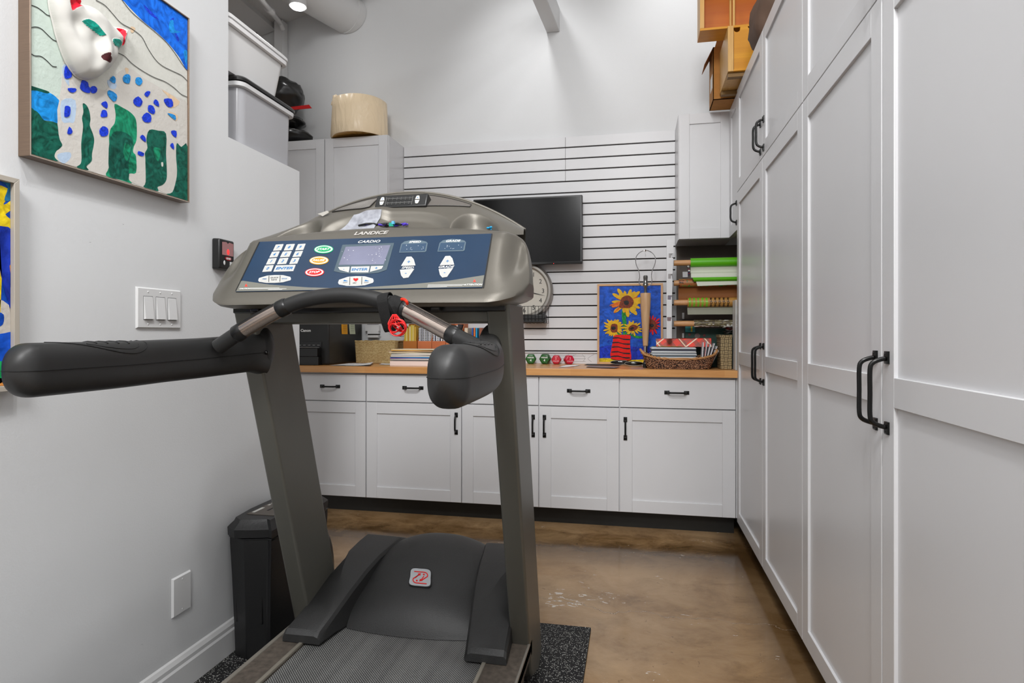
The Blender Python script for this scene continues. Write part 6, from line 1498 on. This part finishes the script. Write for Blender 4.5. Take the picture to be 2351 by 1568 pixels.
def tail3(t, x0, xe, y, z, r):
    zf = lambda py: onY(1600, py, y - r).z
    curtain(t, x0, xe, smooth_poly([(y + r, z), (y, z - r - .004), (y - r * .8, zf(722))], 3, False), mat('wrap_back_grey', '8a8a7a', .6))
def roll_words(t, x0, xe, y, z, r):
    cols_ = [mat('foil_green', '58d020', .3), mat('foil_dark', '2a1a10', .4)]
    n = 0; x = x0 + .014
    while x < CAB_X - .01:
        for half in (0, 1):
            w = ['Merry', 'Christ'][half]; vs, fs, wd, _ = glyphs(w, .03, .2); k = .0125 / .7; b = MB(); P = []
            for gx, gy, gz in vs:
                s_ = (gx - wd / 2) * k; a = math.pi + (.52 if half else -.62) + s_ / r * .8 ; rr = r + .0004 + (.0003 if gz > 0 else 0)
                P.append(Vector((x + (gy - .35) * k, y + math.cos(a) * rr, z - math.sin(a - math.pi) * rr)))
            b.add(P, fs, 0); b.build('printed_word', cols_[0 if n < 5 else 1], t)
        x += .0235; n += 1
roll(695, 'pale wooden dowel third from the top of the rack', 1578, .027, mat('kraft_wrap_brown', 'b0803c', .45, var=.06, vscale=20), 'kraft gift wrap roll covered in dark lettering-like marks, third from the top', yy=3.70, tail=lambda *a: (tail3(*a), roll_words(*a)))
roll(743, 'pale wooden dowel lowest in the rack', 1593, .021, m_wrap('snowy_wrap', '7a7050', 'e8e8e4', 60, 120, .5, '4a4030'), 'narrow olive roll with white flecks, lowest in the rack', yy=3.72)
# lower wraps behind the plaid box: teal wrapped pack
b = MB(); a = onY(1574, 778, 3.80); c_ = onY(1690, 752, 3.80); b.box(a.x, c_.x, 3.83, 3.91, CZ + .0003, c_.z - .004, 0); 
for q, mi in (((1583, 768), 1), ((1601, 771), 2), ((1617, 770), 1)):
    p = onY(*q, 3.829); b.lathe([(.0001, 3.8285), (.016 if mi == 2 else .008, 3.8285), (.0001, 3.8278)], (p.x, 0, p.z), 'Y', 12, mi)
tag(b.build('wrapping_pack', [mat('dark_green_wrap', '0c3c30', .5, var=.3, vscale=60), mat('maroon_dot', '6a1c18', .5), mat('grey_dot', '70605a', .5)]), 'dark green patterned pack of wrapping paper behind the plaid box', 'gift wrap')
b = MB(); a = onY(1574, 763, 3.79); c_ = onY(1597, 746, 3.79); b.box(a.x, c_.x, 3.815, 3.8275, a.z, c_.z, 0); b.box(a.x + .032, a.x + .042, 3.813, 3.815, a.z + .004, c_.z - .006, 1)
tag(b.build('gift_tag_card', [mat('teal_card', '107c80', .5), mat('yellow_label', 'c8b820', .5)], bevel=.001), 'teal card with a yellow label hanging before the dark green pack', 'card')
for k in range(5):
    b = MB(); z = onY(1670, 752 + k * 3, 3.66).z; xx = onY(1662 + (k % 3) * 3, 752, 3.66).x
    b.grid(lambda u, v: Vector((lerp(xx, CAB_X - .004, u), lerp(3.62, 3.72, v), z + .004 * math.sin(u * 5 + k))), 8, 2); b.grid(lambda u, v: Vector((lerp(xx, CAB_X - .004, u), lerp(3.62, 3.72, v), z + .0008 + .004 * math.sin(u * 5 + k))), 8, 2)
    tag(b.build('tissue_sheet', mat_cached(['e0dcd8', 'c83020', 'd8d4d0', '585450', 'e8e4e0'][k])), ['lowest, off-white', 'red', 'light grey', 'dark grey', 'topmost, near-white'][k] + ' sheet of loose tissue above the tan woven box', 'paper', 'loose tissue above the tan woven box')
b = MB(); b.box(.545, .5495, 3.512, 3.62, CZ + .0005, 1.30); struct(b, 'trim_8', M_PLASTIC_W, 'white edge strip beside the gift wrap nook')
# trinkets on the green roll
t = thing('ribbon_trinket', 'dark ribbon trinket dangling at the end of the green roll', 'ribbon', tuple(onY(1581, 620, 3.70)))
b = MB(); p = onY(1580, 612, 3.685)
b.ball(p, .008, .006, .008, 0, 12, 8); b.tube([p + Vector((.004 * math.cos(q), -.006, .004 * math.sin(q))) for q in [2 * math.pi * k / 12 for k in range(12)]], .0012, 6, 1, closed=True)
for k, c in enumerate((2, 1, 3, 2, 3)): b.ball(p + Vector((.003 + .002 * (k % 2), 0, -.016 - k * .008)), .006, .005, .005, c, 10, 6)
b.build('beads', [M_BLACK, M_WHITE, mat('maroon_bead', '6a1828', .4), mat('navy_bead', '1c2848', .4)], t)
# ------------------------------------------------------------------ shredder, mat
b = MB(); b.box(-1.363, -.159, -.30, 2.30, .0003, .0115); tag(b.build('rubber_mat', M_MAT, bevel=.002), 'black speckled rubber mat under the treadmill', 'mat')
t = thing('paper_shredder', 'tall narrow black paper shredder between the left wall and the treadmill', 'shredder', (-1.27, 2.03, .012))
xa, xb, ya, yb = -1.354, -1.190, 1.850, 2.215
M_SHR = mat('shredder_black', '1b1b1c', .38, bump=.25, bscale=300)
b = MB(); rings = []
for z, e in ((.013, .012), (.10, .010), (.30, .004), (.400, .0), (.420, .0), (.424, -.004)):
    rings.append([Vector((x, y, z)) for x, y in smooth_poly([(xa + e, ya + e), (xb - e - .02, ya + e), (xb - e, ya + e + .02), (xb - e, yb - e - .02), (xb - e - .02, yb - e), (xa + e, yb - e)], 2)])
b.loft(rings, 0); b.build('bin', M_SHR, t, bevel=.003)
b = MB(); b.box(xa + .02, xb - .04, ya + .0005, ya + .012, .13, .36); b.ball((xa + .075, ya + .014, .13), .045, .012, .03); b.build('front_recess', mat('shredder_dark', '0f0f10', .35), t, bevel=.010, seg=3)
b = MB(); b.ball((xb - .005, yb - .06, .20), .05, .09, .17, 0, 20, 14); b.build('side_bulge', M_SHR, t)
b = MB(); rings = []
for z, e in ((.428, -.004), (.455, -.005), (.462, .000), (.474, .010), (.484, .014)):
    rings.append([Vector((x, y, z)) for x, y in smooth_poly([(xa + e, ya + e), (xb - e - .018, ya + e), (xb - e, ya + e + .018), (xb - e, yb - e - .03), (xb - e - .03, yb - e), (xa + e, yb - e)], 3)])
b.loft(rings, 0); lid = b.build('lid', M_SHR, t, smooth=30)
b = MB(); b.box(xa + .03, xb - .03, ya + .05, yb - .05, .4842, .4855, 0); b.box(xa + .075, xa + .082, ya + .10, yb - .08, .4856, .4862, 1)
for k in range(7): b.box(xa + .038, xa + .046, ya + .16 + k * .022, ya + .174 + k * .022, .4856, .4861, 2)
b.box(xa + .036, xa + .048, ya + .07, ya + .13, .4856, .4861, 2); b.build('top_panel', [mat('shredder_taupe', '5a524a', .4), M_BLACK, mat('print_grey', 'd0d0cc', .6)], lid)

# ------------------------------------------------------------------ bins on the ledge
def m_clear(name, col, tr, rough=.25):
    m = mat(name, col, rough, trans=tr); return m
def bin_(name, label, x1, y0, y1, z0, z1, taper, m_body, m_rim, m_lid, depth=.40, lidz=.0):
    x0 = x1 - depth; t = thing(name, label, 'storage bin', ((x0 + x1) / 2, (y0 + y1) / 2, z0))
    def ring(e, z): return [Vector((x, y, z)) for x, y in rrect(x0 - e, x1 + e, y0 - e, y1 + e, .035)]
    b = MB(); b.loft([ring(-taper, z0), ring(-taper * .9, z0 + .01), ring(0, z1 - .012), ring(-.004, z1 - .012), ring(-taper - .004, z0 + .006)], 0); b.build('body', m_body, t, smooth=50)
    b = MB(); b.loft([ring(.001, z1 - .020), ring(.012, z1 - .018), ring(.014, z1 - .004), ring(.006, z1), ring(.001, z1)], 0, True, False, False); b.build('rim', m_rim, t, smooth=40)
    b = MB(); b.loft([ring(.004, z1 + .0005), ring(.016, z1 + .001), ring(.017, z1 + .010), ring(.010, z1 + .018), ring(-.02, z1 + .020)], 0); b.build('lid', m_lid, t, smooth=30)
    return t
Z_L = Z_HALF - .38
M_BING = mat('grey_translucent_plastic', 'c0c0c4', .22, trans=.25); M_BINW = mat('white_translucent_plastic', 'f0f0f0', .25, trans=.15)
bin_('storage_bin', 'grey translucent storage bin with black lid, lower of the two', -1.402, 1.975, 2.318, Z_HALF + .0005, 2.032, .004, M_BING, M_PLASTIC_W, mat('black_lid', '1c1c1c', .3))
bin_('storage_bin', 'white translucent storage bin with white lid, on top of the grey bin', -1.400, 1.885, 2.262, 2.054, 2.222, .022, M_BINW, mat('white_rim', 'f2f2f2', .3), mat('white_lid', 'ececec', .3))

# ------------------------------------------------------------------ on top of the left upper cabinets
ZT = 2.4445
M_BAG = mat('black_bag', '202020', .28, bump=1.0, bscale=14, spec=.6)
def crumple(c, r, label, ns=2.2, nz=.16):
    b = MB(); vs = []; seg, rg = 48, 32
    for i in range(rg + 1):
        th = math.pi * i / rg
        for k in range(seg):
            a = 2 * math.pi * k / seg; d = Vector((math.sin(th) * math.cos(a), math.sin(th) * math.sin(a), math.cos(th)))
            f = 1 + nz * noise.noise(d * ns + Vector(c) * 2) + .07 * abs(noise.noise(d * 7 + Vector(c))) + .03 * abs(noise.noise(d * 17))
            p = Vector((d.x * r[0], d.y * r[1], d.z * r[2])) * f + Vector(c); p.z = max(p.z, ZT + .0008); p.y = min(p.y, YB - .004); vs.append(p)
    fs = []
    for i in range(rg):
        for k in range(seg): j = (k + 1) % seg; fs.append((i * seg + k, (i + 1) * seg + k, (i + 1) * seg + j, i * seg + j))
    b.add(vs, fs); return tag(b.build('garbage_bag', M_BAG, smooth=70), label, 'bag')
crumple(onY(662, 316, 3.93), (.17, .14, .052), 'lowest crumpled black bag, flattened on top of the cabinet', nz=.1)
crumple(onY(655, 283, 3.94), (.14, .13, .042), 'middle crumpled black bag of the pile above the cabinet')
crumple(onY(643, 222, 3.92), (.165, .15, .128), 'largest crumpled black bag, topmost of the pile behind the bins', nz=.12)
b = MB(); a = onY(660, 249, 3.84); c = onY(716, 243, 3.84); up = Vector((0, 0, .020)); b.prism([a - up * .6, c - up * .8 + Vector((.0, 0, 0)), c - Vector((.022, 0, 0)) + up * .5, a + up * .4], (0, .004, 0), 0)
tag(b.build('bag_tag', mat('red_tag', 'c01414', .4)), 'red flat tag sticking out between the black bags', 'tag')
# wrapped lampshade
lc = Vector((onY(826, 300, 3.90).x, 3.90, 0)); t = thing('wrapped_lampshade', 'beige drum lampshade wrapped in creased plastic on top of the cabinet', 'lampshade', (lc.x, 3.90, ZT))
m_shade = mat('cream_plastic_wrap', 'f2dcba', .34, spec=.4); nt = m_shade.node_tree; bs = nt.nodes['Principled BSDF']
wv = noise_node(nt, mapped(nt, (7, 7, 2.2), rot=(.5, .5, 0)), 2.0, 3, .5, 1.2); nt.links.new(bump_node(nt, wv, .55, .02), bs.inputs['Normal'])
b = MB(); n = 96; rings = []
def sh(k, z, r): 
    a = 2 * math.pi * k / n; rr = r + .0030 * noise.noise(Vector((math.cos(a) * 3, math.sin(a) * 3, z * 5 + a * 1.0))); return Vector((lc.x + math.cos(a) * rr, 3.90 + math.sin(a) * rr, z))
z0, z1 = ZT + .001, 2.700
rings = [[sh(k, z, r) for k in range(n)] for z, r in ((z0 + .002, .180), (z0, .188), (z0 + .01, .194), (z0 + .09, .190), (z0 + .18, .186), (z1 - .006, .184), (z1, .176), (z1 - .004, .12), (z1 - .03, .05))]
b.loft(rings, 0, True, False, True); b.build('shade', m_shade, t, smooth=60)
b = MB(); b.loft([[sh(k, z0 + .0025, .180) for k in range(n)], [sh(k, z0 + .012 + .004 * math.sin(k * 1.1), .14) for k in range(n)], [sh(k, z0 + .02, .05) for k in range(n)]], 0, True, False, True); b.build('inner_wrap', mat('ochre_inside', 'c89a50', .4), t, smooth=60)
b = MB(); p = onY(770, 233, 3.80); b.ball(p + Vector((0.006, 0, -.01)), .030, .022, .050, 0, 20, 14, None, .5, 3.0); b.build('bunched_plastic', m_shade, t, smooth=60)

# ------------------------------------------------------------------ on top of the right cabinets
t = thing('cardboard_box', 'open brown cardboard box behind the orange wooden crates', 'box', (.55, 3.71, ZT))
b = MB(); x0, x1, y0, y1, z0, z1 = .44, .70, 3.625, 3.80, ZT + .0005, 2.745
for q in ((x0, x0 + .004, y0, y1), (x1 - .004, x1, y0, y1), (x0, x1, y0, y0 + .004), (x0, x1, y1 - .004, y1)): b.box(*q, z0, z1)
b.box(x0, x1, y0, y1, z0, z0 + .004); b.build('carton', M_CARD, t)
b = MB(); b.prism([(x0, y0, z1), (x0, y1, z1), (x0 - .045, y1 - .01, z1 - .085), (x0 - .045, y0 + .02, z1 - .085)], (.003, 0, .002), 0); b.build('side_flap', M_CARD, t)
b = MB(); b.prism([(x0 + .01, y0, z1), (x1, y0, z1), (x1, y0 + .02, z1 + .07), (x0 + .03, y0 + .02, z1 + .07)], (0, .003, 0), 0); b.build('end_flap', M_CARD, t)
b = MB(); b.box(x0 - .0008, x0, y0 + .03, y0 + .12, z0 + .08, z0 + .16, 0); b.build('shipping_label', M_PAPER, t)
# notched rack standing on end
t = thing('notched_wooden_rack', 'orange wooden rack with a scalloped notched top, standing on the tall cabinets', 'rack', (.66, 3.45, ZT))
x0, x1, y0, y1, z0 = .474, .90, 3.30, 3.61, ZT + .022; zr = onY(1668, 60, 3.30).z
b = MB(); pts = [(x0 + .03, z0 + .008)]; pts += [(x1, z0 + .008), (x1, zr + .05)]
nn_ = 6; top = []
for k in range(nn_):
    xc = lerp(x1 - .04, x0 + .045, k / (nn_ - 1)); r = .016; zt = zr + lerp(.045, -.008, k / (nn_ - 1)) + .002
    top += [(xc + r + .003, zt), (xc + r, zt - .004)] + [(xc + r * math.cos(a), zt - .012 - r * math.sin(a) * 1.0) for a in [math.pi * i / 8 for i in range(9)]] + [(xc - r, zt - .004), (xc - r - .003, zt - .0005)]
pts += top + [(x0 + .03, zr - .01)]
b.prism([(x, y0 + .004, z) for x, z in pts], (0, .016, 0), 0); b.build('front_panel', M_ORANGEW, t, bevel=.001)
b = MB(); b.box(x0, x0 + .028, y0, y1, z0, zr); b.box(x0 + .028, x1, y1 - .016, y1, z0, zr - .03); b.box(x0 + .028, x1, y0 + .021, y1 - .017, z0 + .001, z0 + .012); b.build('side_panel', M_EDGEW, t, bevel=.001)
b = MB(); b.box(x0 + .028, x1, y0, y0 + .016, z0, z0 + .0075); b.build('bottom_rail', M_ORANGEW, t)
for q in ((x0 + .003, x0 + .10, y0 + .02, y0 + .055), (x0 + .003, x0 + .10, y1 - .055, y1 - .02)):
    b = MB(); b.box(*q, ZT + .0005, z0 - .0005); b.build('foot_block', mat_cached('8a6a3c'), t, bevel=.001)
# open crate with dowels
t = thing('dowelled_wooden_crate', 'open orange wooden crate with upright dowels, resting on the notched rack', 'crate', (.58, 3.33, zr))
X0, X1, Y0, Y1, Z0 = .322, .82, 3.3245, 3.46, zr + .0005; Z1 = Z0 + .26; th = .012
X0 = onY(1607, 60, Y0).x
b = MB(); b.box(X0, X1, Y0, Y1, Z0, Z0 + th); b.build('bottom_board', M_ORANGEW, t, bevel=.001)
b = MB(); b.box(X0, X0 + .022, Y0, Y1, Z0 + th, Z1); b.build('end_board', M_EDGEW, t, bevel=.001)
b = MB(); b.box(X1 - .012, X1, Y0, Y1, Z0 + th, Z1); b.build('end_board', M_EDGEW, t, bevel=.001)
b = MB(); b.box(X0 + .022, X1 - .012, Y1 - .008, Y1, Z0 + th, Z1); b.build('back_board', M_ORANGEWD, t)
b = MB(); b.box(X0 + .022, X1 - .012, Y0, Y1 - .008, Z1 - th, Z1); b.build('shelf_board', M_ORANGEW, t)
b = MB(); b.box(X0 + .20, X0 + .31, Y1 - .03, Y1 - .0085, Z0 + th, Z0 + .06); b.build('inner_block', M_ORANGEW, t)
for x, y in ((X0 + .175, Y0 + .04), (X0 + .165, Y1 - .05), (X0 + .33, Y0 + .04), (X0 + .315, Y1 - .05)):
    b = MB(); b.tube([(x, y, Z0 + th), (x, y, Z1 - th)], .0065, 12); b.build('dowel', M_EDGEW, t)
b = MB(); cc = (.66, 2.98, ZT + .10)
vs = []; seg, rg = 40, 26
for i in range(rg + 1):
    thh = math.pi * i / rg
    for k in range(seg):
        a = 2 * math.pi * k / seg; d = Vector((math.sin(thh) * math.cos(a), math.sin(thh) * math.sin(a), math.cos(thh))); f = 1 + .15 * noise.noise(d * 2.0) + .05 * abs(noise.noise(d * 8))
        p = Vector((d.x * .13, d.y * .16, d.z * .17)) * f + Vector(cc); p.z = max(p.z, ZT + .0008); vs.append(p)
fs = [(i * seg + k, (i + 1) * seg + k, (i + 1) * seg + (k + 1) % seg, i * seg + (k + 1) % seg) for i in range(rg) for k in range(seg)]
b.add(vs, fs); tag(b.build('cloth_bag', mat('brown_cloth', '5c4638', .7, bump=.8, bscale=20, var=.15)), 'slumped brown cloth bag on top of the tall cabinets', 'bag')
